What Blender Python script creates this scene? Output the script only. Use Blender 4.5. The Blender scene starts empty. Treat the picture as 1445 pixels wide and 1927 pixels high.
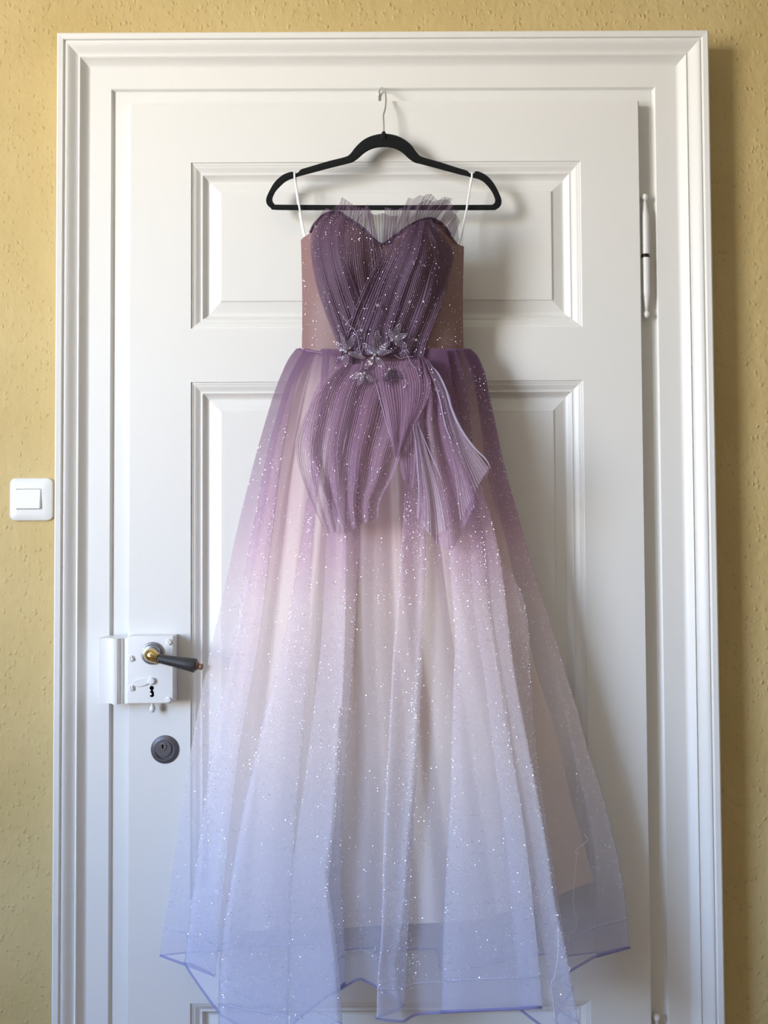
import bpy, bmesh, math, random
import numpy as np
from mathutils import Vector, Matrix

random.seed(7)
np.random.seed(7)
scene = bpy.context.scene
col = scene.collection

# ---------------------------------------------------------------- camera
W, H, F_PX = 1445.0, 1927.0, 1446.0
CAM = np.array([-0.0062, -1.4489, 1.3121])
YAW, PITCH, ROLL = 0.0020, 0.0260, -0.0055
_f = np.array([math.sin(YAW) * math.cos(PITCH), math.cos(YAW) * math.cos(PITCH), math.sin(PITCH)])
_r = np.array([math.cos(YAW), -math.sin(YAW), 0.0])
_u = np.cross(_r, _f)
CR = math.cos(ROLL) * _r + math.sin(ROLL) * _u
CU = -math.sin(ROLL) * _r + math.cos(ROLL) * _u
CF = _f
cam_data = bpy.data.cameras.new('camera')
cam_data.sensor_fit = 'VERTICAL'
cam_data.sensor_height = 24.0
cam_data.lens = 24.0 * F_PX / H
cam_data.clip_start = 0.02
cam = bpy.data.objects.new('camera', cam_data)
cam.matrix_world = Matrix(((CR[0], CU[0], -CF[0], CAM[0]), (CR[1], CU[1], -CF[1], CAM[1]),
                           (CR[2], CU[2], -CF[2], CAM[2]), (0, 0, 0, 1)))
col.objects.link(cam)
scene.camera = cam

# ---------------------------------------------------------------- light: daylight through one window in the left wall
scene.view_settings.view_transform = 'Standard'
scene.view_settings.look = 'None'
scene.view_settings.exposure = 0.17
scene.view_settings.gamma = 1.0
scene.view_settings.use_curve_mapping = False
try:
    scene.cycles.transparent_max_bounces = 32
    scene.cycles.use_denoising = True
    scene.cycles.max_bounces = 8
    scene.cycles.adaptive_threshold = 0.02
    scene.cycles.diffuse_bounces = 3
    scene.cycles.glossy_bounces = 2
except Exception:
    pass

SKY_STRENGTH = 36.0
world = bpy.data.worlds.new('sky')
scene.world = world
world.use_nodes = True
wn = world.node_tree
wn.nodes.clear()
tc = wn.nodes.new('ShaderNodeTexCoord')
sp = wn.nodes.new('ShaderNodeSeparateXYZ')
rp = wn.nodes.new('ShaderNodeValToRGB')
mr = wn.nodes.new('ShaderNodeMapRange')
bg = wn.nodes.new('ShaderNodeBackground')
wo = wn.nodes.new('ShaderNodeOutputWorld')
wn.links.new(tc.outputs['Generated'], sp.inputs[0])
wn.links.new(sp.outputs['Z'], mr.inputs['Value'])
mr.inputs['From Min'].default_value = -1.0
mr.inputs['From Max'].default_value = 1.0
wn.links.new(mr.outputs[0], rp.inputs[0])
rp.color_ramp.elements[0].position = 0.44
rp.color_ramp.elements[0].color = (0.58, 0.57, 0.55, 1)      # sunlit street and house fronts
rp.color_ramp.elements[1].position = 0.72
rp.color_ramp.elements[1].color = (0.20, 0.36, 0.72, 1)       # blue sky
e = rp.color_ramp.elements.new(0.51)
e.color = (1.0, 0.97, 0.925, 1)
e = rp.color_ramp.elements.new(0.60)
e.color = (0.48, 0.64, 0.88, 1)
wn.links.new(rp.outputs[0], bg.inputs[0])
bg.inputs[1].default_value = SKY_STRENGTH
wn.links.new(bg.outputs[0], wo.inputs[0])

# window opening in the left wall
WX, WY0, WY1, WZ0, WZ1 = -2.10, -2.36, -1.34, 0.95, 2.65
pl = bpy.data.lights.new('window_left_offscreen', 'AREA')
pl.shape = 'RECTANGLE'
pl.size = WZ1 - WZ0
pl.size_y = WY1 - WY0
pl.cycles.is_portal = True
plo = bpy.data.objects.new('window_left_offscreen', pl)
plo.location = (WX - 0.02, (WY0 + WY1) / 2, (WZ0 + WZ1) / 2)
plo.rotation_euler = (0, -math.pi / 2, 0)
col.objects.link(plo)


# ---------------------------------------------------------------- helpers
def lin(c):
    return tuple(((v / 255.0) / 12.92 if v / 255.0 <= 0.04045 else ((v / 255.0 + 0.055) / 1.055) ** 2.4) for v in c) + (1.0,)


def U(px, py, y):
    """world point seen at pixel px,py and standing at depth y"""
    d = CF + CR * ((px - W / 2) / F_PX) + CU * ((H / 2 - py) / F_PX)
    t = (y - CAM[1]) / d[1]
    p = CAM + d * t
    return (float(p[0]), float(y), float(p[2]))


def UA(px, py, y):
    px = np.asarray(px, float); py = np.asarray(py, float); y = np.asarray(y, float)
    d = CF + CR * (((px - W / 2) / F_PX)[..., None]) + CU * (((H / 2 - py) / F_PX)[..., None])
    t = (y - CAM[1]) / d[..., 1]
    return CAM + d * t[..., None]


def empty(name, loc=(0, 0, 0), label=None, cat=None, group=None, kind=None):
    o = bpy.data.objects.new(name, None)
    o.empty_display_size = 0.05
    o.location = loc
    col.objects.link(o)
    tag(o, label, cat, group, kind)
    return o


def tag(o, label=None, cat=None, group=None, kind=None):
    if label: o['label'] = label
    if cat: o['category'] = cat
    if group: o['group'] = group
    if kind: o['kind'] = kind
    return o


def wloc(o):
    v = Vector((0, 0, 0))
    while o is not None:
        v += o.location
        o = o.parent
    return v


def mk(name, verts, faces, mat, parent=None, smooth=True, uv=None, local=False, label=None, kind=None):
    me = bpy.data.meshes.new(name)
    me.from_pydata([tuple(v) for v in verts], [], [tuple(f) for f in faces])
    if uv is not None:
        l = me.uv_layers.new(name='UVMap')
        idx = np.empty(len(me.loops), dtype=np.int32)
        me.loops.foreach_get('vertex_index', idx)
        l.data.foreach_set('uv', np.asarray(uv, dtype=np.float32)[idx].ravel())
    me.polygons.foreach_set('use_smooth', [smooth] * len(me.polygons))
    me.materials.append(mat)
    me.update()
    o = bpy.data.objects.new(name, me)
    col.objects.link(o)
    if parent is not None:
        o.parent = parent
        if not local:
            o.location = -wloc(parent)
    if label: o['label'] = label
    if kind: o['kind'] = kind
    return o


def from_bm(name, bm, mat, parent=None, smooth=False, local=False, label=None, kind=None):
    me = bpy.data.meshes.new(name)
    bm.normal_update()
    bm.to_mesh(me)
    bm.free()
    me.polygons.foreach_set('use_smooth', [smooth] * len(me.polygons))
    me.materials.append(mat)
    o = bpy.data.objects.new(name, me)
    col.objects.link(o)
    if parent is not None:
        o.parent = parent
        if not local:
            o.location = -wloc(parent)
    if label: o['label'] = label
    if kind: o['kind'] = kind
    return o


def box_bm(x0, x1, y0, y1, z0, z1, bevel=0.0, bm=None, seg=2):
    b = bmesh.new()
    r = bmesh.ops.create_cube(b, size=1.0)
    for v in r['verts']:
        v.co = Vector(((x0 + x1) / 2 + v.co.x * (x1 - x0), (y0 + y1) / 2 + v.co.y * (y1 - y0), (z0 + z1) / 2 + v.co.z * (z1 - z0)))
    if bevel > 0:
        bmesh.ops.bevel(b, geom=b.edges[:], offset=bevel, segments=seg, affect='EDGES', profile=0.6)
    if bm is None:
        return b
    me = bpy.data.meshes.new('tmp'); b.to_mesh(me); b.free(); bm.from_mesh(me); bpy.data.meshes.remove(me)
    return bm


def smooth_by_angle(o, ang=0.6):
    me = o.data
    me.polygons.foreach_set('use_smooth', [True] * len(me.polygons))
    try:
        me.set_sharp_from_angle(angle=ang)
    except Exception:
        pass
    return o


def spline(pts, n, closed=False):
    """Catmull-Rom through pts (k,dim) -> n samples, spaced evenly in control parameter"""
    P = np.asarray(pts, float)
    k = len(P)
    if closed:
        t = np.linspace(0, k, n, endpoint=False)
        i = np.floor(t).astype(int)
        f = (t - i)[:, None]
        p0, p1, p2, p3 = P[(i - 1) % k], P[i % k], P[(i + 1) % k], P[(i + 2) % k]
    else:
        t = np.linspace(0, k - 1, n)
        i = np.minimum(np.floor(t).astype(int), k - 2)
        f = (t - i)[:, None]
        Q = np.vstack([2 * P[0] - P[1], P, 2 * P[-1] - P[-2]])
        p0, p1, p2, p3 = Q[i], Q[i + 1], Q[i + 2], Q[i + 3]
    return 0.5 * ((2 * p1) + (-p0 + p2) * f + (2 * p0 - 5 * p1 + 4 * p2 - p3) * f ** 2 + (-p0 + 3 * p1 - 3 * p2 + p3) * f ** 3)


def tube(path, radii, seg=8, caps=True, flat=None):
    """verts, faces of a tube along path; flat=(ry scale) squashes it across y"""
    P = np.asarray(path, float)
    n = len(P)
    if np.isscalar(radii):
        radii = np.full(n, radii)
    T = np.gradient(P, axis=0)
    T /= np.linalg.norm(T, axis=1)[:, None] + 1e-12
    ref = np.array([0, 1.0, 0.001])
    V = []
    for i in range(n):
        a = np.cross(T[i], ref)
        if np.linalg.norm(a) < 1e-3:
            a = np.cross(T[i], np.array([1.0, 0, 0]))
        a /= np.linalg.norm(a)
        b = np.cross(T[i], a)
        for k in range(seg):
            th = 2 * math.pi * k / seg
            s = flat if flat is not None else 1.0
            V.append(P[i] + radii[i] * (math.cos(th) * a + s * math.sin(th) * b))
    Fc = []
    for i in range(n - 1):
        for k in range(seg):
            k2 = (k + 1) % seg
            Fc.append((i * seg + k, i * seg + k2, (i + 1) * seg + k2, (i + 1) * seg + k))
    if caps:
        Fc.append(tuple(range(seg))[::-1])
        Fc.append(tuple((n - 1) * seg + k for k in range(seg)))
    return V, Fc


def lathe(profile, axis_o, axis_d, seg=24):
    """profile list of (t along axis, radius)"""
    d = Vector(axis_d).normalized()
    a = d.orthogonal().normalized()
    b = d.cross(a)
    V, Fc = [], []
    for t, r in profile:
        for k in range(seg):
            th = 2 * math.pi * k / seg
            p = Vector(axis_o) + d * t + (a * math.cos(th) + b * math.sin(th)) * max(r, 1e-5)
            V.append(tuple(p))
    n = len(profile)
    for i in range(n - 1):
        for k in range(seg):
            k2 = (k + 1) % seg
            Fc.append((i * seg + k, i * seg + k2, (i + 1) * seg + k2, (i + 1) * seg + k))
    Fc.append(tuple(range(seg))[::-1])
    Fc.append(tuple((n - 1) * seg + k for k in range(seg)))
    return V, Fc


# ---------------------------------------------------------------- materials
def new_mat(name):
    m = bpy.data.materials.new(name)
    m.use_nodes = True
    nt = m.node_tree
    nt.nodes.clear()
    out = nt.nodes.new('ShaderNodeOutputMaterial')
    return m, nt, out


def principled(name, color, rough=0.5, metal=0.0, bump=None, spec=0.5, vary=0.0, sheen=0.0):
    m, nt, out = new_mat(name)
    p = nt.nodes.new('ShaderNodeBsdfPrincipled')
    p.inputs['Base Color'].default_value = color
    p.inputs['Roughness'].default_value = rough
    p.inputs['Metallic'].default_value = metal
    p.inputs['Specular IOR Level'].default_value = spec
    if sheen:
        p.inputs['Sheen Weight'].default_value = sheen
        p.inputs['Sheen Roughness'].default_value = 0.4
    tcn = nt.nodes.new('ShaderNodeTexCoord')
    if bump:
        scale, strength, dist = bump
        nz = nt.nodes.new('ShaderNodeTexNoise')
        nz.inputs['Scale'].default_value = scale
        nz.inputs['Detail'].default_value = 4
        nt.links.new(tcn.outputs['Object'], nz.inputs['Vector'])
        bp = nt.nodes.new('ShaderNodeBump')
        bp.inputs['Strength'].default_value = strength
        bp.inputs['Distance'].default_value = dist
        nt.links.new(nz.outputs[0], bp.inputs['Height'])
        nt.links.new(bp.outputs[0], p.inputs['Normal'])
    if vary:
        nz2 = nt.nodes.new('ShaderNodeTexNoise')
        nz2.inputs['Scale'].default_value = 6.0
        nz2.inputs['Detail'].default_value = 5
        nt.links.new(tcn.outputs['Object'], nz2.inputs['Vector'])
        mx = nt.nodes.new('ShaderNodeMix')
        mx.data_type = 'RGBA'
        nt.links.new(nz2.outputs[0], mx.inputs['Factor'])
        mx.inputs[6].default_value = tuple(c * (1 - vary) for c in color[:3]) + (1,)
        mx.inputs[7].default_value = tuple(min(1, c * (1 + vary)) for c in color[:3]) + (1,)
        nt.links.new(mx.outputs[2], p.inputs['Base Color'])
    nt.links.new(p.outputs[0], out.inputs[0])
    return m


def wallpaper_mat():
    m, nt, out = new_mat('woodchip_wallpaper')
    p = nt.nodes.new('ShaderNodeBsdfPrincipled')
    p.inputs['Roughness'].default_value = 0.75
    p.inputs['Specular IOR Level'].default_value = 0.25
    t = nt.nodes.new('ShaderNodeTexCoord')
    mp = nt.nodes.new('ShaderNodeMapping')
    mp.inputs['Scale'].default_value = (1, 1, 0.75)
    nt.links.new(t.outputs['Object'], mp.inputs['Vector'])
    # sparse woodchips
    v = nt.nodes.new('ShaderNodeTexVoronoi')
    v.inputs['Scale'].default_value = 105
    wn_ = nt.nodes.new('ShaderNodeTexNoise'); wn_.inputs['Scale'].default_value = 140
    nt.links.new(mp.outputs[0], wn_.inputs['Vector'])
    wm = nt.nodes.new('ShaderNodeVectorMath'); wm.operation = 'MULTIPLY_ADD'
    nt.links.new(wn_.outputs['Color'], wm.inputs[0]); wm.inputs[1].default_value = (0.010, 0.010, 0.010)
    nt.links.new(mp.outputs[0], wm.inputs[2])
    nt.links.new(wm.outputs[0], v.inputs['Vector'])
    r = nt.nodes.new('ShaderNodeMapRange')
    r.inputs['From Min'].default_value = 0.0
    r.inputs['From Max'].default_value = 0.42
    r.inputs['To Min'].default_value = 1.0
    r.inputs['To Max'].default_value = 0.0
    nt.links.new(v.outputs['Distance'], r.inputs['Value'])
    sepc = nt.nodes.new('ShaderNodeSeparateColor')
    nt.links.new(v.outputs['Color'], sepc.inputs[0])
    th = nt.nodes.new('ShaderNodeMapRange')
    th.inputs['From Min'].default_value = 0.30
    th.inputs['From Max'].default_value = 0.95
    nt.links.new(sepc.outputs[0], th.inputs['Value'])
    mu = nt.nodes.new('ShaderNodeMath'); mu.operation = 'MULTIPLY'
    nt.links.new(r.outputs[0], mu.inputs[0]); nt.links.new(th.outputs[0], mu.inputs[1])
    nz = nt.nodes.new('ShaderNodeTexNoise')
    nz.inputs['Scale'].default_value = 60
    nz.inputs['Detail'].default_value = 5
    nt.links.new(mp.outputs[0], nz.inputs['Vector'])
    ad = nt.nodes.new('ShaderNodeMath'); ad.operation = 'MULTIPLY_ADD'
    nt.links.new(nz.outputs[0], ad.inputs[0]); ad.inputs[1].default_value = 1.1
    nt.links.new(mu.outputs[0], ad.inputs[2])
    bp = nt.nodes.new('ShaderNodeBump')
    bp.inputs['Strength'].default_value = 0.6
    bp.inputs['Distance'].default_value = 0.0034
    nt.links.new(ad.outputs[0], bp.inputs['Height'])
    nt.links.new(bp.outputs[0], p.inputs['Normal'])
    n2 = nt.nodes.new('ShaderNodeTexNoise')
    n2.inputs['Scale'].default_value = 5
    n2.inputs['Detail'].default_value = 6
    nt.links.new(t.outputs['Object'], n2.inputs['Vector'])
    cr = nt.nodes.new('ShaderNodeValToRGB')
    cr.color_ramp.elements[0].position = 0.3
    cr.color_ramp.elements[0].color = lin((198, 174, 118))
    cr.color_ramp.elements[1].position = 0.7
    cr.color_ramp.elements[1].color = lin((207, 184, 131))
    nt.links.new(n2.outputs[0], cr.inputs[0])
    nt.links.new(cr.outputs[0], p.inputs['Base Color'])
    nt.links.new(p.outputs[0], out.inputs[0])
    return m


# ombre of the tulle: (pixel row of the photograph -> colour), as a function of height
def row_to_z(py):
    return U(722, py, -0.10)[2]


def tulle_mat(name, stops, alpha_stops, transl=0.45, stripes=None, noise=0.0, nscale=26, wander=True):
    m, nt, out = new_mat(name)
    t = nt.nodes.new('ShaderNodeTexCoord')
    s = nt.nodes.new('ShaderNodeSeparateXYZ')
    nt.links.new(t.outputs['Object'], s.inputs[0])
    z0, z1 = row_to_z(1960), row_to_z(360)
    r = nt.nodes.new('ShaderNodeMapRange')
    r.inputs['From Min'].default_value = z0
    r.inputs['From Max'].default_value = z1
    # dye boundary wanders a little
    nd = nt.nodes.new('ShaderNodeTexNoise')
    nd.inputs['Scale'].default_value = 7
    nt.links.new(t.outputs['Object'], nd.inputs['Vector'])
    ma = nt.nodes.new('ShaderNodeMath'); ma.operation = 'MULTIPLY_ADD'
    nt.links.new(nd.outputs[0], ma.inputs[0]); ma.inputs[1].default_value = 0.10
    nt.links.new(s.outputs['Z'], ma.inputs[2])
    mb = nt.nodes.new('ShaderNodeMath'); mb.operation = 'SUBTRACT'
    nt.links.new(ma.outputs[0], mb.inputs[0]); mb.inputs[1].default_value = 0.05
    nt.links.new(mb.outputs[0] if wander else s.outputs['Z'], r.inputs['Value'])

    def ramp(stops_, isval):
        c = nt.nodes.new('ShaderNodeValToRGB')
        el = c.color_ramp.elements
        items = sorted([((row_to_z(py) - z0) / (z1 - z0), v) for py, v in stops_])
        while len(el) > 1:
            el.remove(el[0])
        el[0].position = min(1, max(0, items[0][0]))
        el[0].color = (items[0][1],) * 3 + (1,) if isval else lin(items[0][1])
        for pz, v in items[1:]:
            k = el.new(min(1, max(0, pz)))
            k.color = (v,) * 3 + (1,) if isval else lin(v)
        nt.links.new(r.outputs[0], c.inputs[0])
        return c
    c = ramp(stops, False)
    a = ramp(alpha_stops, True)
    dif = nt.nodes.new('ShaderNodeBsdfDiffuse')
    trl = nt.nodes.new('ShaderNodeBsdfTranslucent')
    nt.links.new(c.outputs[0], dif.inputs[0]); nt.links.new(c.outputs[0], trl.inputs[0])
    mx = nt.nodes.new('ShaderNodeMixShader'); mx.inputs[0].default_value = transl
    nt.links.new(dif.outputs[0], mx.inputs[1]); nt.links.new(trl.outputs[0], mx.inputs[2])
    gl = nt.nodes.new('ShaderNodeBsdfGlossy'); gl.inputs['Roughness'].default_value = 0.5
    m2 = nt.nodes.new('ShaderNodeMixShader'); m2.inputs[0].default_value = 0.03
    nt.links.new(mx.outputs[0], m2.inputs[1]); nt.links.new(gl.outputs[0], m2.inputs[2])
    tr = nt.nodes.new('ShaderNodeBsdfTransparent')
    m3 = nt.nodes.new('ShaderNodeMixShader')
    nt.links.new(tr.outputs[0], m3.inputs[1]); nt.links.new(m2.outputs[0], m3.inputs[2])
    al = nt.nodes.new('ShaderNodeSeparateColor')
    nt.links.new(a.outputs[0], al.inputs[0])
    aval = al.outputs[0]
    uvn = nt.nodes.new('ShaderNodeUVMap')
    uvn.uv_map = 'UVMap'
    if stripes:
        n_st, amp = stripes
        su = nt.nodes.new('ShaderNodeSeparateXYZ')
        nt.links.new(uvn.outputs[0], su.inputs[0])
        k = nt.nodes.new('ShaderNodeMath'); k.operation = 'MULTIPLY'; k.inputs[1].default_value = n_st * 2 * math.pi
        nt.links.new(su.outputs[0], k.inputs[0])
        sn = nt.nodes.new('ShaderNodeMath'); sn.operation = 'SINE'
        nt.links.new(k.outputs[0], sn.inputs[0])
        k2 = nt.nodes.new('ShaderNodeMath'); k2.operation = 'MULTIPLY_ADD'; k2.inputs[1].default_value = amp
        nt.links.new(sn.outputs[0], k2.inputs[0]); nt.links.new(aval, k2.inputs[2])
        k2.use_clamp = True
        aval = k2.outputs[0]
    if noise:
        # gathered threads: density varies in long streaks along the fall of the cloth
        mp = nt.nodes.new('ShaderNodeMapping')
        mp.inputs['Scale'].default_value = (nscale, 1.4, 1)
        nt.links.new(uvn.outputs[0], mp.inputs['Vector'])
        nn = nt.nodes.new('ShaderNodeTexNoise')
        nn.inputs['Scale'].default_value = 1.0
        nn.inputs['Detail'].default_value = 3
        nt.links.new(mp.outputs[0], nn.inputs['Vector'])
        q = nt.nodes.new('ShaderNodeMath'); q.operation = 'MULTIPLY_ADD'; q.inputs[1].default_value = noise
        nt.links.new(nn.outputs[0], q.inputs[0]); q.inputs[2].default_value = 1.0 - noise * 0.5
        q2 = nt.nodes.new('ShaderNodeMath'); q2.operation = 'MULTIPLY'; q2.use_clamp = True
        nt.links.new(q.outputs[0], q2.inputs[0]); nt.links.new(aval, q2.inputs[1])
        aval = q2.outputs[0]
    nt.links.new(aval, m3.inputs[0])
    nt.links.new(m3.outputs[0], out.inputs[0])
    return m


M = {}
M['wall'] = wallpaper_mat()
M['paint'] = principled('white_gloss_paint', lin((233, 231, 226)), 0.38, bump=(38, 0.25, 0.002), spec=0.4, vary=0.012)
M['paint_metal'] = principled('white_painted_metal', lin((236, 235, 232)), 0.35, bump=(90, 0.3, 0.0012), spec=0.45)
M['ceiling'] = principled('ceiling_white', lin((225, 222, 214)), 0.8)
M['floor'] = principled('oak_floor', lin((150, 112, 74)), 0.45, vary=0.15)
M['velvet'] = principled('black_velvet', lin((17, 20, 20)), 0.85, spec=0.2, sheen=0.25, bump=(900, 0.2, 0.0004))
M['chrome'] = principled('chrome', lin((205, 205, 205)), 0.22, 1.0)
M['steel'] = principled('brushed_steel', lin((150, 150, 155)), 0.38, 1.0, bump=(120, 0.1, 0.0005))
M['steel_dark'] = principled('worn_steel', lin((118, 118, 124)), 0.5, 1.0)
M['brass'] = principled('polished_brass', lin((206, 182, 124)), 0.22, 1.0)
M['horn'] = principled('black_horn', lin((44, 44, 46)), 0.42, bump=(60, 0.15, 0.001))
M['horn_brown'] = principled('brown_end_nut', lin((128, 96, 78)), 0.5, 0.3)
M['black'] = principled('hole_shade_black', lin((8, 8, 8)), 0.9, spec=0.0)  # shade inside the keyholes, put into a flat black colour
M['plastic'] = principled('white_plastic', lin((229, 228, 223)), 0.32)
M['hinge_ring'] = principled('bare_hinge_iron', lin((58, 56, 50)), 0.4, 0.8)
M['ribbon'] = principled('white_satin_ribbon', lin((240, 240, 240)), 0.35)
M['thread'] = principled('white_thread', lin((235, 232, 235)), 0.6)
M['crystal'] = principled('crystal_stone', lin((206, 202, 206)), 0.12, 0.6)
M['bead'] = principled('gunmetal_bead', lin((198, 186, 204)), 0.28, 0.7)
M['bead_dark'] = principled('dark_bead', lin((120, 106, 128)), 0.28, 0.75)
M['flake'] = principled('glitter_flake', lin((252, 250, 255)), 0.32, 0.75)

OMBRE = [(380, (104, 76, 104)), (560, (106, 78, 106)), (670, (138, 100, 134)), (780, (160, 118, 152)), (870, (184, 144, 176)),
         (950, (206, 168, 196)), (1040, (234, 204, 220)), (1140, (250, 234, 238)), (1400, (252, 243, 246)),
         (1600, (240, 238, 249)), (1800, (230, 230, 247)), (1940, (222, 224, 245))]
def two_ply(stops):
    # each skirt is cut from two plies of net: cover of one ply from the cover of both
    return [(py, 1 - math.sqrt(1 - a)) for py, a in stops]


M['tulle'] = tulle_mat('ombre_tulle', OMBRE, two_ply([(640, 0.72), (720, 0.45), (860, 0.34), (1100, 0.36), (1500, 0.42), (1940, 0.46)]), 0.22, wander=False)
M['tulle_back'] = tulle_mat('ombre_tulle_back', OMBRE, two_ply([(640, 0.6), (900, 0.42), (1300, 0.34), (1700, 0.42), (1940, 0.46)]), 0.22, wander=False)
M['hem'] = tulle_mat('hem_edge', [(1500, (184, 178, 224)), (1900, (166, 166, 220))], [(1500, 0.55), (1900, 0.55)], 0.3)
M['stitch'] = tulle_mat('hem_stitch', [(1500, (235, 235, 250)), (1900, (225, 230, 250))], [(1500, 0.5), (1900, 0.5)], 0.2)


# lining: blush satin, slightly see-through
M['lining'] = tulle_mat('blush_lining', [(650, (253, 235, 219)), (1750, (253, 235, 219))],
                        [(650, 0.95), (1750, 0.93)], 0.20)
M['bodice'] = tulle_mat('mauve_satin', [(380, (142, 111, 109)), (660, (142, 111, 109))],
                        [(380, 1.0), (660, 1.0)], 0.1)
M['pleat'] = tulle_mat('dark_pleated_tulle', [(380, (106, 79, 104)), (680, (106, 79, 104))],
                       [(380, 0.62), (450, 0.66), (560, 0.74), (680, 0.84)], 0.2, noise=0.9, nscale=9)
M['pleat_light'] = tulle_mat('pleated_tulle', [(380, (113, 86, 110)), (680, (113, 86, 110))],
                       [(380, 0.54), (450, 0.54), (560, 0.66), (680, 0.80)], 0.2, noise=1.0, nscale=7)
M['ruffle'] = tulle_mat('sheer_pleated_tulle', [(360, (114, 88, 112)), (460, (114, 88, 112))],
                        [(360, 0.40), (460, 0.52)], 0.4, stripes=(9, 0.14), noise=0.2)
M['peplum'] = tulle_mat('peplum_tulle', [(660, (142, 108, 136)), (800, (166, 128, 156)), (1020, (184, 146, 178))],
                        [(660, 0.72), (800, 0.50), (1020, 0.38)], 0.15, stripes=(46, 0.09), noise=0.85, nscale=8)
M['peplum_light'] = tulle_mat('peplum_tulle_light', [(660, (164, 140, 164)), (850, (192, 170, 188)), (1020, (218, 198, 210))],
                              [(660, 0.66), (850, 0.5), (1020, 0.42)], 0.3, stripes=(22, 0.22), noise=0.3)
M['peplum_edge'] = tulle_mat('peplum_rim', [(660, (190, 178, 205)), (1020, (222, 214, 232))], [(660, 0.75), (1020, 0.7)], 0.3)

# ---------------------------------------------------------------- the setting
WALL_Y = 0.048
CEIL = 3.05
XR_ROOM, YF_ROOM = 3.4, -6.0


def struct(name, bm, mat):
    o = from_bm(name, bm, mat)
    o['kind'] = 'structure'
    return o


struct('floor', box_bm(WX - 0.2, XR_ROOM + 0.2, YF_ROOM - 0.2, WALL_Y + 0.2, -0.1, 0.0), M['floor'])
struct('ceiling', box_bm(WX - 0.2, XR_ROOM + 0.2, YF_ROOM - 0.2, WALL_Y + 0.2, CEIL, CEIL + 0.1), M['ceiling'])
struct('wall_back', box_bm(WX - 0.2, XR_ROOM + 0.2, WALL_Y, WALL_Y + 0.2, 0, CEIL), M['wall'])
struct('wall_right', box_bm(XR_ROOM, XR_ROOM + 0.2, YF_ROOM, WALL_Y, 0, CEIL), M['ceiling'])
struct('wall_front', box_bm(WX - 0.2, XR_ROOM + 0.2, YF_ROOM - 0.2, YF_ROOM, 0, CEIL), M['ceiling'])
b = box_bm(WX - 0.2, WX, YF_ROOM, WY0, 0, CEIL)
box_bm(WX - 0.2, WX, WY1, WALL_Y, 0, CEIL, bm=b)
for ya, yb_ in ((WY0, WY1),):
    box_bm(WX - 0.2, WX, ya, yb_, 0, WZ0, bm=b)
    box_bm(WX - 0.2, WX, ya, yb_, WZ1, CEIL, bm=b)
struct('wall_left', b, M['wall'])
for wname, ya, yb_ in (('window_1', WY0, WY1),):
    win = empty(wname, (WX - 0.1, (ya + yb_) / 2, WZ0), kind='structure')
    fb = box_bm(WX - 0.13, WX - 0.07, ya, ya + 0.05, WZ0, WZ1)
    box_bm(WX - 0.13, WX - 0.07, yb_ - 0.05, yb_, WZ0, WZ1, bm=fb)
    box_bm(WX - 0.13, WX - 0.07, ya + 0.05, yb_ - 0.05, WZ0, WZ0 + 0.05, bm=fb)
    box_bm(WX - 0.13, WX - 0.07, ya + 0.05, yb_ - 0.05, WZ1 - 0.05, WZ1, bm=fb)
    from_bm('window_frame', fb, M['paint'], win)

# ---- door casing with mitred mouldings
CXL, CXR, CZT = -0.6225, 0.6225, 2.2681
# profile: distance inward from the outer edge, depth y (negative = towards the room)
PROF = [(0.0, WALL_Y), (0.0, -0.004), (0.0015, -0.007), (0.004, -0.0085), (0.007, -0.008), (0.0125, -0.0075), (0.0135, -0.0065), (0.0140, -0.0035), (0.0165, -0.0035), (0.0172, -0.0050)]
for i in range(9):                      # ogee
    t = i / 8.0
    PROF.append((0.019 + 0.018 * t, -0.0050 + 0.0115 * (t * t * (3 - 2 * t) * 0.6 + t * 0.4)))
PROF += [(0.0385, 0.0055), (0.0400, 0.0045), (0.0415, 0.0055)]
for i in range(7):
    t = i / 6.0
    PROF.append((0.0425 + 0.0135 * t, 0.0070 + 0.0105 * math.sin(t * math.pi / 2)))
PROF += [(0.0575, 0.0175), (0.0960, 0.0175), (0.0970, 0.0185), (0.0985, 0.0235), (0.1015, 0.0245), (0.1020, 0.0240), (0.1360, 0.0240), (0.1360, WALL_Y)]


def casing_piece(name, kind):
    V, Fc = [], []
    for d, y in PROF:
        if kind == 'L':
            V += [(CXL + d, y, 0.0), (CXL + d, y, CZT - d)]
        elif kind == 'R':
            V += [(CXR - d, y, CZT - d), (CXR - d, y, 0.0)]
        else:
            V += [(CXL + d, y, CZT - d), (CXR - d, y, CZT - d)]
    n = len(PROF)
    for i in range(n - 1):
        Fc.append((2 * i, 2 * i + 1, 2 * i + 3, 2 * i + 2))
    # back and ends close the piece
    Fc.append((2 * n - 2, 2 * n - 1, 1, 0))
    Fc.append(tuple(2 * i for i in range(n)))
    Fc.append(tuple(2 * i + 1 for i in range(n))[::-1])
    o = mk(name, V, Fc, M['paint'])
    smooth_by_angle(o, 0.5)
    o['kind'] = 'structure'
    return o


trim_left = casing_piece('trim_1', 'L')
casing_piece('trim_2', 'R')
casing_piece('trim_3', 'T')
for nm, x0, x1 in (('baseboard_left', WX, CXL - 0.002), ('baseboard_right', CXR + 0.002, XR_ROOM)):
    struct(nm, box_bm(x0, x1, WALL_Y - 0.016, WALL_Y, 0, 0.11, 0.003), M['paint'])

# ---- door leaf: stiles, rails, raised panels and mitred panel mouldings
LXL, LXR, LZT = -0.4862, 0.4897, 2.1379
PXL, PXR = -0.3678, 0.3756
Z1, Z2, Z3, Z4, Z5 = 2.0187, 1.6999, 1.5978, 0.4400, 0.13
LB = 0.0205
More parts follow.
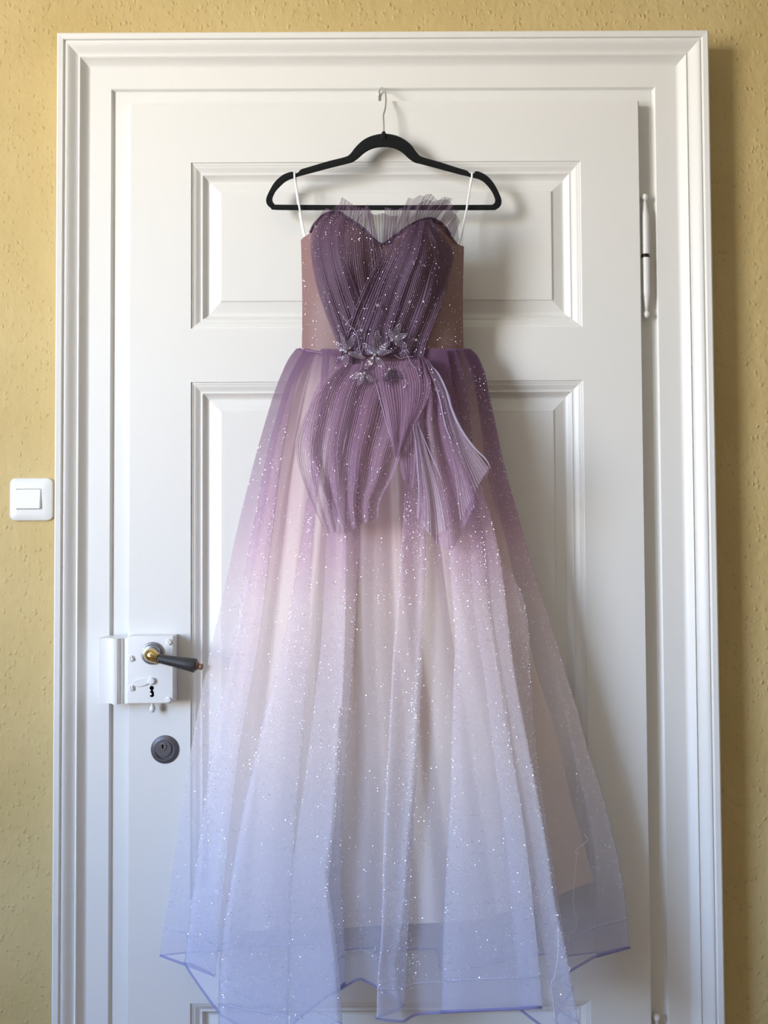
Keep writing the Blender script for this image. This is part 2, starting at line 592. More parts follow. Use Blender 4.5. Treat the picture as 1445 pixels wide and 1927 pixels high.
# small real gaps between the wooden members are filled with paint: members butt together
door = empty('door_1', (LXL, 0.02, 0.0), kind='structure')
tag(door, 'white painted panel door with three raised panels behind the dress', 'door')


def member(name, x0, x1, z0, z1, edges):
    bm = box_bm(x0, x1, 0.0, LB, z0, z1)
    sel = []
    for ed in bm.edges:
        a, c = ed.verts[0].co, ed.verts[1].co
        if a.y < 0.001 and c.y < 0.001:
            if 'l' in edges and abs(a.x - x0) < 1e-5 and abs(c.x - x0) < 1e-5: sel.append(ed)
            if 'r' in edges and abs(a.x - x1) < 1e-5 and abs(c.x - x1) < 1e-5: sel.append(ed)
            if 't' in edges and abs(a.z - z1) < 1e-5 and abs(c.z - z1) < 1e-5: sel.append(ed)
    if sel:
        bmesh.ops.bevel(bm, geom=sel, offset=0.003, segments=3, affect='EDGES')
    o = from_bm(name, bm, M['paint'], door)
    return smooth_by_angle(o, 0.6)


member('stile', LXL, PXL, 0.012, LZT, 'lt')
member('stile', PXR, LXR, 0.012, LZT, 'rt')
member('rail', PXL, PXR, Z1, LZT, 't')
member('rail', PXL, PXR, Z3, Z2, '')
member('rail', PXL, PXR, Z4, Z4 + 0.19, '')
member('rail', PXL, PXR, 0.012, Z5, '')
from_bm('back_board', box_bm(LXL + 0.012, LXR - 0.012, LB, 0.0238, 0.012, LZT - 0.02), M['paint'], door)

MOLD = [(0.0, 0.0), (0.0005, 0.0022), (0.0042, 0.0030), (0.0052, 0.0040)]
for i in range(8):
    t = i / 7.0
    MOLD.append((0.0056 + 0.0115 * t, 0.0040 + 0.0058 * (t * t * (3 - 2 * t) * 0.7 + 0.3 * t)))
MOLD += [(0.0180, 0.0096), (0.0195, 0.0090), (0.0210, 0.0098)]
for i in range(6):
    t = i / 5.0
    MOLD.append((0.0216 + 0.0095 * t, 0.0108 + 0.0072 * math.sin(t * math.pi / 2)))
PANELP = [(0.0311, 0.0180), (0.0340, 0.0176), (0.0535, 0.0118), (0.0550, 0.0096), (0.0562, 0.0092)]


def panel_set(x0, x1, z0, z1):
    for side in 'LRTB':
        V, Fc = [], []
        for d, y in MOLD:
            if side == 'L': V += [(x0 + d, y, z0 + d), (x0 + d, y, z1 - d)]
            if side == 'R': V += [(x1 - d, y, z1 - d), (x1 - d, y, z0 + d)]
            if side == 'T': V += [(x0 + d, y, z1 - d), (x1 - d, y, z1 - d)]
            if side == 'B': V += [(x1 - d, y, z0 + d), (x0 + d, y, z0 + d)]
        n = len(MOLD)
        # back edge, so that each strip is a solid batten
        last_a, last_b = V[-2], V[-1]
        first_a, first_b = V[0], V[1]
        V += [(last_a[0], LB, last_a[2]), (last_b[0], LB, last_b[2]), (first_a[0], LB, first_a[2]), (first_b[0], LB, first_b[2])]
        for i in range(n + 1):
            Fc.append((2 * i, 2 * i + 1, 2 * i + 3, 2 * i + 2))
        o = mk('panel_moulding', V, Fc, M['paint'], door)
        smooth_by_angle(o, 0.5)
    V, Fc = [], []
    for d, y in PANELP:
        V += [(x0 + d, y, z0 + d), (x1 - d, y, z0 + d), (x1 - d, y, z1 - d), (x0 + d, y, z1 - d)]
    for i in range(len(PANELP) - 1):
        for k in range(4):
            k2 = (k + 1) % 4
            Fc.append((4 * i + k, 4 * i + k2, 4 * i + 4 + k2, 4 * i + 4 + k))
    n = len(PANELP) - 1
    Fc.append((4 * n, 4 * n + 1, 4 * n + 2, 4 * n + 3))
    o = mk('panel', V, Fc, M['paint'], door)
    smooth_by_angle(o, 0.12)


panel_set(PXL, PXR, Z2, Z1)
panel_set(PXL, PXR, Z4 + 0.19, Z3)
panel_set(PXL, PXR, Z5, Z4)

# ---------------------------------------------------------------- light switch
def rounded_rect(cx, cz, hw, hh, r, n=6):
    pts = []
    for qx, qz, a0 in ((1, 1, 0), (-1, 1, 90), (-1, -1, 180), (1, -1, 270)):
        for i in range(n + 1):
            a = math.radians(a0 + 90 * i / n)
            pts.append((cx + qx * (hw - r) + r * math.cos(a), cz + qz * (hh - r) + r * math.sin(a)))
    return pts


def loft(rings, cap_last=True, cap_first=False):
    V, Fc = [], []
    n = len(rings[0])
    for rg in rings: V += rg
    for i in range(len(rings) - 1):
        for k in range(n):
            k2 = (k + 1) % n
            Fc.append((i * n + k, i * n + k2, (i + 1) * n + k2, (i + 1) * n + k))
    if cap_last: Fc.append(tuple((len(rings) - 1) * n + k for k in range(n)))
    if cap_first: Fc.append(tuple(range(n))[::-1])
    return V, Fc


pc = U(60.5, 940, WALL_Y)
sx, sz = pc[0], pc[2]
sw = empty('light_switch', (sx, WALL_Y, sz - 0.042), 'square white rocker light switch on the yellow wall beside the door frame', 'light switch')
rings = []
for (d, h) in ((0, 0), (0, -0.0035), (0.0008, -0.0055), (0.003, -0.0070), (0.008, -0.0085), (0.0135, -0.0095)):
    rings.append([(x, WALL_Y + h, z) for x, z in rounded_rect(sx, sz, 0.0415 - d, 0.0415 - d, max(0.011 - d * 0.5, 0.002))])
hw, hh = 0.0247, 0.0200
rings.append([(x, WALL_Y - 0.0098, z) for x, z in rounded_rect(sx - 0.0025, sz + 0.0005, hw, hh, 0.0022)])
rings.append([(x, WALL_Y - 0.0050, z) for x, z in rounded_rect(sx - 0.0025, sz + 0.0005, hw, hh, 0.0022)])
V, Fc = loft(rings, True, True)
smooth_by_angle(mk('cover_frame', V, Fc, M['plastic'], sw), 0.5)
rings = []
for (d, h) in ((0, 0.0), (0, 1.0), (0.0012, 1.25)):
    rg = []
    for x, z in rounded_rect(sx - 0.0025, sz + 0.0005, hw - 0.0008 - d, hh - 0.0010 - d, 0.0020):
        top = -0.0100 - 0.0035 * (0.5 - (z - sz) / (2 * hh))
        rg.append((x, WALL_Y + (-0.005 if h == 0 else top - 0.0012 * (h - 1) * 4), z))
    rings.append(rg)
V, Fc = loft(rings, True, True)
smooth_by_angle(mk('rocker', V, Fc, M['plastic'], sw), 0.5)

# ---------------------------------------------------------------- rim lock with keep
lc = U(285, 1262, -0.03)
LK_Y = -0.030
x0, x1 = U(239, 1262, LK_Y)[0], U(326, 1262, LK_Y)[0]
zt, zb = U(280, 1197, LK_Y)[2], U(280, 1324, LK_Y)[2]
lock = from_bm('rim_lock', box_bm(x0, x1, LK_Y, 0.0, zb, zt, 0.0022, seg=3), M['paint_metal'], door, label='white painted box lock screwed to the door')
smooth_by_angle(lock, 0.7)
# keep on the frame, with a rounded rib along its edge
kx0 = U(184.5, 1262, -0.022)[0]
kzt, kzb = U(210, 1201, -0.022)[2], U(210, 1324, -0.022)[2]


def kx(px): return U(px, 1262, -0.022)[0]


kp = [(kx0, 0.0178), (kx0, -0.0200), (kx0 + 0.0015, -0.0215), (kx(210), -0.0215), (kx(212), -0.0225), (kx(213), -0.0275),
      (kx(215), -0.0300), (kx(219), -0.0310), (kx(223), -0.0300), (kx(225), -0.0265), (kx(226.5), -0.0245), (kx(230), -0.0235),
      (kx(231), -0.0205), (kx(234), -0.0195), (kx(235.5), -0.0235), (x0 - 0.0006, -0.0245), (x0 - 0.0006, 0.0178)]
V = [(a, c, kzb) for a, c in kp] + [(a, c, kzt) for a, c in kp]
n = len(kp)
Fc = [(i, (i + 1) % n, n + (i + 1) % n, n + i) for i in range(n)] + [tuple(range(n))[::-1], tuple(range(n, 2 * n))]
smooth_by_angle(mk('lock_keep', V, Fc, M['paint_metal'], trim_left, label='white painted lock keep with a rounded rib'), 0.6)

# dome screw with slot (shared mesh)
def screw_mesh():
    bm = bmesh.new()
    prof = [(0, 0.0058), (0.0014, 0.0056), (0.0028, 0.0042), (0.0034, 0.002)]
    V, Fc = lathe(prof, (0, 0, 0), (0, -1, 0), 16)
    vs = [bm.verts.new(v) for v in V]
    for f in Fc:
        bm.faces.new([vs[i] for i in f])
    # the slot: two raised lips with a gap between them
    for sgn in (-1, 1):
        box_bm(-0.0045, 0.0045, -0.0042, -0.002, 0.0008 if sgn > 0 else -0.0030, 0.0030 if sgn > 0 else -0.0008, 0.0004, bm=bm)
    me = bpy.data.meshes.new('screw')
    bm.normal_update(); bm.to_mesh(me); bm.free()
    me.materials.append(M['paint_metal'])
    return me


sm = screw_mesh()
for px, py, ang in ((247.5, 1239, 70), (248, 1294.5, 85), (318.5, 1208, 55), (317, 1317, -12)):
    s = bpy.data.objects.new('screw', sm)
    col.objects.link(s)
    s.parent = lock
    p = Vector(U(px, py, LK_Y))
    s.location = p - wloc(lock)
    s.rotation_euler = (0, math.radians(ang), 0)

# swinging keyhole cover: long leaf and round pivot
def disc_poly(pts, y0, y1, name, mat, parent, bev=0.0008):
    bm = bmesh.new()
    vs = [bm.verts.new((p[0], y0, p[1])) for p in pts]
    f = bm.faces.new(vs)
    r = bmesh.ops.extrude_face_region(bm, geom=[f])
    nv = [g for g in r['geom'] if isinstance(g, bmesh.types.BMVert)]
    for v in nv: v.co.y = y1
    bmesh.ops.recalc_face_normals(bm, faces=bm.faces[:])
    if bev:
        ed = [e for e in bm.edges if all(abs(v.co.y - y1) < 1e-7 for v in e.verts)]
        bmesh.ops.bevel(bm, geom=ed, offset=bev, segments=2, affect='EDGES')
    o = from_bm(name, bm, mat, parent)
    return smooth_by_angle(o, 0.7)


ec = U(266, 1284, LK_Y)
pts = []
for i in range(24):
    a = 2 * math.pi * i / 24
    ex, ez = 0.0165 * math.cos(a), 0.0072 * math.sin(a)
    tl = math.radians(8)
    pts.append((ec[0] + ex * math.cos(tl) - ez * math.sin(tl), ec[2] + ex * math.sin(tl) + ez * math.cos(tl)))
disc_poly(pts, LK_Y + 0.0005, LK_Y - 0.0028, 'keyhole_cover', M['paint_metal'], lock)
ec = U(285.5, 1281, LK_Y)
V, Fc = lathe([(0, 0.0066), (0.004, 0.0066), (0.0055, 0.0055), (0.006, 0.003)], ec, (0, -1, 0), 20)
smooth_by_angle(mk('cover_pivot', V, Fc, M['paint_metal'], lock), 0.7)
# keyhole plate: round top, stem, foot; the hole's shade is its black colour
kh = U(285.5, 1301, LK_Y)
hp = []
for i in range(13):
    a = math.radians(-60 + 300 * i / 12)
    hp.append((kh[0] + 0.0040 * math.cos(a), kh[2] + 0.0062 + 0.0040 * math.sin(a)))
hp += [(kh[0] - 0.0010, kh[2] + 0.0010), (kh[0] - 0.0042, kh[2] - 0.0006), (kh[0] - 0.0005, kh[2] - 0.0034), (kh[0] + 0.0000, kh[2] - 0.0062),
       (kh[0] - 0.0040, kh[2] - 0.0078), (kh[0] - 0.0015, kh[2] - 0.0105), (kh[0] + 0.0025, kh[2] - 0.0102), (kh[0] + 0.0042, kh[2] - 0.0078), (kh[0] + 0.0038, kh[2] - 0.0010), (kh[0] + 0.0018, kh[2] + 0.0015)]
disc_poly(hp, LK_Y + 0.001, LK_Y - 0.0002, 'keyhole', M['black'], lock, 0)
# small drop-shaped bolt thumb under the case
lt = U(287, 1325, -0.016)
V, Fc = lathe([(-0.006, 0.0025), (0.0, 0.0025), (0.003, 0.0022), (0.006, 0.003), (0.010, 0.0048), (0.0135, 0.0055), (0.017, 0.0045), (0.0195, 0.002)],
              (lt[0], -0.016, zb), (0, 0, -1), 16)
smooth_by_angle(mk('bolt_thumb', V, Fc, M['paint_metal'], lock), 0.8)

# ---------------------------------------------------------------- lever handle
hc = U(287, 1229, LK_Y)
rose_vf = lathe([(0, 0.0205), (0.0035, 0.0205), (0.0048, 0.0195), (0.0052, 0.0172), (0.0075, 0.0165), (0.0105, 0.0148), (0.012, 0.011), (0.0122, 0.008)], hc, (0, -1, 0), 36)
HY = -0.066
p_el = np.array(U(282.5, 1232.5, HY)); p_start = np.array(U(295.5, 1238.5, HY)); p_end = np.array(U(369, 1253, HY - 0.004))
path = spline([np.array(hc) + [0, -0.010, 0], np.array(hc) + [0.0015, -0.022, -0.001], p_el + [-0.0005, 0.004, 0.0], 0.5 * (p_el + p_start) + [0, 0.0, 0], p_start], 22)
rad = np.interp(np.linspace(0, 1, 22), [0, 0.35, 0.6, 0.8, 1.0], [0.0085, 0.0105, 0.0118, 0.0105, 0.0095])
V, Fc = tube(path, rad, 20)
handle = smooth_by_angle(mk('door_handle', V, Fc, M['brass'], door, label='lever handle with polished brass neck and black grip'), 0.9)
smooth_by_angle(mk('rose', rose_vf[0], rose_vf[1], M['steel'], handle, label='round steel rose'), 0.5)
ax = (p_end - p_start); Ln = np.linalg.norm(ax)
V, Fc = lathe([(-0.002, 0.0090), (0.0, 0.0094), (0.002, 0.0090)], p_start, ax, 24)
smooth_by_angle(mk('collar', V, Fc, M['brass'], handle), 0.6)
V, Fc = lathe([(0.001, 0.0070), (0.002, 0.0078), (Ln * 0.3, 0.0090), (Ln * 0.7, 0.0112), (Ln - 0.004, 0.0126), (Ln - 0.001, 0.0122), (Ln, 0.0095)], p_start, ax, 18)
g = mk('grip', V, Fc, M['horn'], handle, label='black tapering grip')
smooth_by_angle(g, 0.4)
V, Fc = lathe([(Ln - 0.001, 0.0088), (Ln + 0.003, 0.0080), (Ln + 0.0045, 0.0050), (Ln + 0.006, 0.0046), (Ln + 0.008, 0.0056), (Ln + 0.011, 0.0054), (Ln + 0.0125, 0.003)], p_start, ax, 14)
smooth_by_angle(mk('end_nut', V, Fc, M['horn_brown'], handle), 0.6)
pp = p_start + ax / Ln * 0.004 + np.array([0, -0.0075, -0.003])
V, Fc = lathe([(0, 0.0016), (0.0014, 0.0013), (0.0018, 0.0006)], pp, (0, -1, -0.2), 10)
smooth_by_angle(mk('rivet', V, Fc, M['steel'], handle), 0.8)

# ---------------------------------------------------------------- cylinder lock
cc = U(310.5, 1410, 0.0)
V, Fc = lathe([(0, 0.0262), (0.0015, 0.0262), (0.0045, 0.0225), (0.0060, 0.0200), (0.0060, 0.0175), (0.0040, 0.0168), (0.0040, 0.006)], cc, (0, -1, 0), 40)
cyl = smooth_by_angle(mk('lock_cylinder', V, Fc, M['steel_dark'], door, label='round grey steel cylinder lock'), 0.45)
c2 = U(308.5, 1407.5, 0.0)
V, Fc = lathe([(0, 0.0160), (0.0055, 0.0160), (0.0062, 0.0152)], c2, (0, -1, 0), 32)
smooth_by_angle(mk('core', V, Fc, M['steel_dark'], cyl), 0.5)
c3 = U(308, 1404, 0.0)
V, Fc = lathe([(0.004, 0.0073), (0.0072, 0.0073), (0.0078, 0.0066)], c3, (0, -1, 0), 24)
plug = smooth_by_angle(mk('plug', V, Fc, M['steel'], cyl), 0.5)
ky = -0.0080
disc_poly([(c3[0] + a, c3[2] + c) for a, c in ((-0.0012, 0.0052), (0.0016, 0.0050), (0.0022, 0.0020), (0.0008, 0.0006), (0.0020, -0.0022), (-0.0006, -0.0026), (-0.0016, 0.001))],
          -0.0070, ky, 'keyhole', M['black'], cyl, 0)  # flat plate, darkness of the slot put into its colour

# ---------------------------------------------------------------- hinges
def make_hinge(ztop, label):
    """long fiche hinge hanging beside the leaf; ztop = height of its upper finial tip"""
    hx = 0.5005
    L = 0.2420
    V, Fc = [], []
    for prof in ([(0.040, 0.0066), (0.043, 0.0078), (0.060, 0.0082), (0.1165, 0.0083)], [(0.1235, 0.0083), (0.185, 0.0080), (0.203, 0.0076), (0.206, 0.0066)]):
        v_, f_ = lathe(prof, (0, 0, 0), (0, 0, 1), 16)
        Fc += [tuple(i + len(V) for i in f) for f in f_]
        V += v_
    t = smooth_by_angle(mk('door_hinge', V, Fc, M['paint_metal'], door, local=True, label=label), 0.6)
    t.location = Vector((hx, 0.012, ztop - L)) - wloc(door)

    def part(name, prof, mat):
        V, Fc = lathe(prof, (0, 0, 0), (0, 0, 1), 16)
        return smooth_by_angle(mk(name, V, Fc, mat, t, local=True), 0.6)
    part('washer', [(0.1160, 0.0074), (0.1170, 0.0082), (0.1190, 0.0084), (0.1215, 0.0080), (0.1240, 0.0074)], M['hinge_ring'])
    for z0, s in ((0.0, 1), (L, -1)):
        prof = [(z0 + s * q, r) for q, r in ((0.0005, 0.001), (0.002, 0.0045), (0.006, 0.0070), (0.010, 0.0068), (0.013, 0.0048), (0.0150, 0.0036), (0.022, 0.0048), (0.032, 0.0060), (0.0405, 0.0068))]
        if s < 0: prof = prof[::-1]
        part('finial', prof, M['paint_metal'])
    from_bm('leaf_plate', box_bm(-0.0105, -0.002, 0.000, 0.010, 0.046, 0.112, 0.0008), M['paint_metal'], t, local=True)
    from_bm('frame_plate', box_bm(0.0, 0.013, 0.006, 0.0122, 0.128, 0.200, 0.0008), M['paint_metal'], t, local=True)
    return t


make_hinge(U(1221, 362, 0.006)[2], 'long white painted door hinge near the top of the frame')
make_hinge(U(1243, 1911, 0.006)[2], 'white painted lower door hinge at the height of the dress hem')

# ---------------------------------------------------------------- clothes hanger
HGY = -0.030
zx = lambda X: 480 + X * 500 / 1445.0
zy = lambda Y: 140 + Y * 500 / 1445.0
OUT_R = [(700, 322), (760, 330), (810, 352), (850, 385), (880, 425), (908, 448), (1000, 475), (1100, 507), (1152, 523), (1166, 536), (1186, 541), (1198, 527), (1222, 530), (1262, 552), (1298, 592), (1325, 642), (1340, 684), (1334, 716), (1310, 735), (1270, 739), (985, 739), (700, 739)]
INN_R = [(700, 396), (752, 402), (797, 424), (835, 458), (868, 480), (900, 488), (1000, 515), (1100, 542), (1150, 554), (1166, 558), (1182, 562), (1198, 566), (1216, 571), (1242, 586), (1268, 612), (1290, 644), (1304, 678), (1302, 698), (1290, 707), (1262, 709), (985, 710), (700, 711)]
OUT_L = [(640, 332), (590, 355), (548, 393), (517, 432), (488, 449), (400, 471), (300, 501), (250, 516), (236, 531), (212, 541), (205, 530), (188, 531), (146, 549), (106, 586), (77, 634), (60, 676), (64, 706), (86, 727), (122, 738), (415, 739)]
INN_L = [(648, 402), (600, 424), (560, 458), (530, 478), (500, 487), (400, 512), (300, 539), (254, 551), (236, 556), (214, 563), (200, 568), (184, 574), (160, 588), (134, 612), (110, 640), (95, 674), (97, 694), (106, 704), (122, 708), (415, 710)]
outer = OUT_R + OUT_L[::-1]
inner = INN_R + INN_L[::-1]
ns = 3
O = spline(outer, len(outer) * ns, True)
I = spline(inner, len(inner) * ns, True)
rings = []
C = 0.5 * (O + I)
for shrink, y in ((0.16, HGY + 0.0030), (0.0, HGY + 0.0016), (0.0, HGY - 0.0016), (0.16, HGY - 0.0030)):
    rings.append((O + (C - O) * shrink, I + (C - I) * shrink, y))
V, Fc = [], []
n = len(O)
for Oo, Ii, y in rings:
    V += [U(zx(a), zy(c), y) for a, c in Oo]
    V += [U(zx(a), zy(c), y) for a, c in Ii]
for r_ in range(3):
    b0, b1 = r_ * 2 * n, (r_ + 1) * 2 * n
    for k in range(n):
        k2 = (k + 1) % n
        Fc.append((b0 + k, b0 + k2, b1 + k2, b1 + k))
        Fc.append((b0 + n + k2, b0 + n + k, b1 + n + k, b1 + n + k2))
for k in range(n):
    k2 = (k + 1) % n
    Fc.append((k2, k, n + k, n + k2))
    b0 = 3 * 2 * n
    Fc.append((b0 + k, b0 + k2, b0 + n + k2, b0 + n + k))
hb = U(722, 395, HGY)
hanger = empty('clothes_hanger', hb, 'black velvet clothes hanger hooked over the top edge of the door', 'hanger')
o = mk('hanger_body', V, Fc, M['velvet'], hanger)
smooth_by_angle(o, 0.8)
nk = U(722, 247, HGY)
V, Fc = lathe([(0.0, 0.0010), (0.001, 0.0025), (0.004, 0.0042), (0.010, 0.0065), (0.016, 0.0060)], nk, (0, 0, -1), 14)
smooth_by_angle(mk('neck', V, Fc, M['velvet'], hanger), 0.9)
hk = [U(722, 252, HGY), U(722, 235, HGY), U(721.5, 217, HGY + 0.002), U(724.5, 206, HGY + 0.006), U(726, 192, HGY + 0.014), U(725.5, 178, HGY + 0.021), U(722.5, 168.5, HGY + 0.029),
      U(718.5, 165.5, HGY + 0.0375), U(714.5, 169.5, HGY + 0.046), U(713.0, 178, HGY + 0.0515), U(712.8, 186, 0.0222), U(713.0, 193.5, 0.0222)]
V, Fc = tube(spline(hk, 60), 0.00165, 10)
smooth_by_angle(mk('hook', V, Fc, M['chrome'], hanger, label='thin chrome wire hook'), 1.2)

# ---------------------------------------------------------------- the dress
dress = empty('evening_gown', U(735, 1790, -0.08), 'strapless purple to lavender ombre tulle gown hanging on the black hanger', 'dress')


def front_y(px, py):
    """depth of the bodice front at a pixel of the photograph"""
    px = np.asarray(px, float); py = np.asarray(py, float)
    s = np.clip((px - 720) / 152.0, -1, 1)
    y = -0.050 - 0.052 * np.sqrt(np.maximum(0.0, 1 - s * s))
    y = y - 0.034 * np.exp(-((px - 652) / 52.0) ** 2 - ((py - 485) / 72.0) ** 2)
    y = y - 0.034 * np.exp(-((px - 793) / 52.0) ** 2 - ((py - 485) / 72.0) ** 2)
    return y


def grid_faces(nv, nu):
    i = np.arange(nv - 1)[:, None]; j = np.arange(nu - 1)[None, :]
    a = (i * nu + j).ravel()
    return np.stack([a, a + 1, a + nu + 1, a + nu], 1).tolist()


SHEETS = {}


def add_sheet(name, PX, PY, Y, mat, parent, label=None, key=None):
    nv, nu = PX.shape
    P = UA(PX, PY, Y)
    uu, vv = np.meshgrid(np.linspace(0, 1, nu), np.linspace(0, 1, nv))
    o = mk(name, P.reshape(-1, 3), grid_faces(nv, nu), mat, parent, True, np.stack([uu.ravel(), vv.ravel()], 1), label=label)
    if key: SHEETS[key] = (o, P)
    return o


# ---- bodice base: satin shell, front then back
TOPX = [566, 572, 583, 592, 612, 636, 655, 682, 702, 719, 740, 766, 790, 812, 832, 848, 862, 873]
TOPY = [452, 446, 438, 420, 402, 398, 410, 428, 448, 459, 446, 427, 415, 411, 421, 442, 459, 464]
nu, nv = 90, 50
uu = np.linspace(0, 1, nu)
tp = spline(list(zip(TOPX, TOPY)), nu)
botx = np.linspace(568, 872, nu)
boty = 655 + 18 * np.sin(np.pi * uu)
v = np.linspace(0, 1, nv)[:, None]
side_in = 1.5 * np.sin(np.pi * v)
PX = tp[:, 0] * (1 - v) + botx * v
PX = PX + side_in * (0.5 - uu)[None, :] * 2
PY = tp[:, 1] * (1 - v) + boty * v
Y = front_y(PX, PY)
add_sheet('bodice', PX, PY, Y, M['bodice'], dress, 'mauve glitter satin bodice', 'bodice')
# back of the bodice, lying flat near the door
PXb = np.linspace(569, 871, 30)[None, :] + 0 * v
PYb = (470 + 15 * np.sin(np.pi * np.linspace(0, 1, 30)))[None, :] * (1 - v) + 655 * v
sb = np.linspace(-1, 1, 30)[None, :]
Yb = -0.050 + 0.032 * np.sqrt(np.maximum(0, 1 - sb ** 2)) + 0 * v
add_sheet('bodice_back', PXb, PYb, Yb, M['bodice'], dress)


def pleats(n, amp, nu, seed=0, sharp=1.0):
    """irregular knife pleat profile across u"""
    rs = np.random.RandomState(seed)
    w = rs.uniform(0.6, 1.4, n)
    edges = np.concatenate([[0], np.cumsum(w)]) / w.sum()
    u = np.linspace(0, 1, nu)
    k = np.clip(np.searchsorted(edges, u, side='right') - 1, 0, n - 1)
    f = (u - edges[k]) / (edges[k + 1] - edges[k])
    h = rs.uniform(0.6, 1.0, n)
    return -amp * h[k] * np.sin(np.pi * f) ** sharp


def pleated_patch(name, left, right, npleat, amp, mat, parent, nv=50, seed=0, ybase=None, sub=6, big=0.0, nbig=4, label=None, key=None, ends=None, follow=False):
    """left/right: control points (px,py[,y]) of the two edges, running along the pleats"""
    nu = npleat * sub + 1
    Lp = spline(left, nv); Rp = spline(right, nv)
    u = np.linspace(0, 1, nu)[None, :]
    PX = Lp[:, :1] * (1 - u) + Rp[:, :1] * u
    PY = Lp[:, 1:2] * (1 - u) + Rp[:, 1:2] * u
    if ends is not None:       # ragged lower end: offsets in px along v at the tip
        e = np.interp(u[0], np.linspace(0, 1, len(ends)), ends)
        vv = np.linspace(0, 1, nv)[:, None]
        PY = PY + vv ** 2 * e[None, :]
    if follow:                 # upper end follows the sweetheart neckline
        off = np.interp(PX[0], TOPX, TOPY) - PY[0] + 1.0
        vv = np.linspace(0, 1, nv)[:, None]
        PY = PY + off[None, :] * (1 - vv) ** 3
    if ybase is None:
        Y = Lp[:, 2:3] * (1 - u) + Rp[:, 2:3] * u
    else:
        Y = ybase(PX, PY)
    Y = Y + pleats(npleat, amp, nu, seed, 0.8)[None, :]
    if big:
        rs = np.random.RandomState(seed + 50)
        ph = rs.uniform(0, 6.28)
        vv = np.linspace(0, 1, nv)[:, None]
        Y = Y - big * (0.3 + 0.7 * vv) * np.sin(2 * np.pi * nbig * u + ph + 1.2 * vv)
    return add_sheet(name, PX, PY, Y, mat, parent, label, key)


# ---- crossed drapes over the cups
yb1 = lambda px, py: front_y(px, py) - 0.0035
yb2 = lambda px, py: front_y(px, py) - 0.0085
pleated_patch('drape', [(594, 414), (584, 446), (586, 490), (596, 540), (612, 590), (630, 636), (642, 668)],
              [(716, 456), (722, 480), (726, 510), (730, 545), (732, 580), (728, 620), (722, 668)], 34, 0.0020, M['pleat_light'], dress, 46, 3, yb1, key='drape1', follow=True, big=0.0022, nbig=5)
pleated_patch('drape', [(616, 400), (597, 420), (590, 450), (594, 492), (608, 545), (628, 600), (648, 655)],
              [(655, 409), (646, 440), (650, 480), (662, 520), (676, 560), (690, 605), (700, 660)], 18, 0.0019, M['pleat_light'], dress, 46, 11, lambda a, c: front_y(a, c) - 0.006, key='drape1b', follow=True, big=0.002, nbig=3)
pleated_patch('drape', [(730, 450), (708, 490), (690, 528), (675, 562), (662, 594), (650, 630), (640, 668)],
              [(812, 410), (852, 470), (848, 510), (838, 555), (824, 595), (806, 640), (798, 672)], 38, 0.0021, M['pleat'], dress, 46, 5, yb2, key='drape2', follow=True, big=0.0024, nbig=5)
pleated_patch('drape', [(770, 424), (738, 490), (716, 540), (700, 590), (686, 630), (680, 668)],
              [(800, 412), (790, 470), (768, 530), (748, 590), (738, 630), (736, 668)], 14, 0.0019, M['pleat'], dress, 46, 8, lambda a, c: front_y(a, c) - 0.0125, key='drape2b', follow=True, big=0.0018, nbig=2)
# rolled top edge of the sweetheart neckline
edge = spline(list(zip(TOPX[2:16], TOPY[2:16])), 60)
pts = UA(edge[:, 0], edge[:, 1], front_y(edge[:, 0], edge[:, 1]) - 0.003)
V, Fc = tube(pts, 0.0020, 8)
M['pleat_solid'] = principled('dark_purple_edge', lin((88, 64, 88)), 0.7)
mk('neckline_edge', V, Fc, M['pleat_solid'], dress)

# ---- sheer ruffles standing above the cups (from neckline upwards)
def ruffle(base, top, npl, seed, dy=(0.0, -0.012), ends=None, amp=0.0035):
    L0, R0 = base
    L1, R1 = top
    ya = float(front_y(L0[0], L0[1] + 6)) - 0.003
    yr = float(front_y(R0[0], R0[1] + 6)) - 0.003
    lm = ((L0[0] + L1[0]) / 2, (L0[1] + L1[1]) / 2, ya + dy[0] * 0.3 + dy[1] * 0.3)
    rm = ((R0[0] + R1[0]) / 2, (R0[1] + R1[1]) / 2, yr + dy[0] * 0.3 + dy[1] * 0.3)
    pleated_patch('ruffle', [(L0[0], L0[1], ya), lm, (L1[0], L1[1], ya + dy[1])], [(R0[0], R0[1], yr), rm, (R1[0], R1[1], yr + dy[1])],
                  npl, amp, M['ruffle'], dress, 18, seed, None, 5, 0.004, 2, ends=ends)


ruffle(((590, 425), (640, 402)), ((606, 398), (640, 387)), 7, 21, ends=(0, -4, 3, -3, 0))
ruffle(((634, 400), (700, 448)), ((643, 371), (698, 388)), 9, 22, ends=(0, 3, 8, 6, 10, 4))
ruffle(((640, 402), (672, 424)), ((642, 386), (680, 392)), 5, 33, (0, -0.004))
ruffle(((668, 420), (712, 456)), ((690, 384), (702, 404)), 5, 23, (0, -0.016))
ruffle(((702, 462), (738, 460)), ((692, 400), (750, 406)), 10, 24, (0, 0.012), ends=(0, 3, -2, 2, 0))
ruffle(((720, 458), (770, 426)), ((724, 390), (772, 392)), 8, 25, (0, -0.006), ends=(0, 2, 3, -2, 0))
ruffle(((735, 450), (775, 424)), ((768, 372), (800, 370)), 6, 26, (0, -0.016), ends=(0, 3, -4, 0))
ruffle(((762, 430), (800, 414)), ((800, 366), (846, 376)), 8, 27, (0, -0.010), ends=(0, -4, 6, 2, -2))
ruffle(((780, 420), (820, 414)), ((786, 380), (852, 372)), 9, 34, (0, 0.006), ends=(4, -3, 4, -4, 2))
ruffle(((800, 414), (836, 426)), ((838, 376), (864, 396)), 6, 28, (0, -0.012), ends=(0, -5, 4, 0))
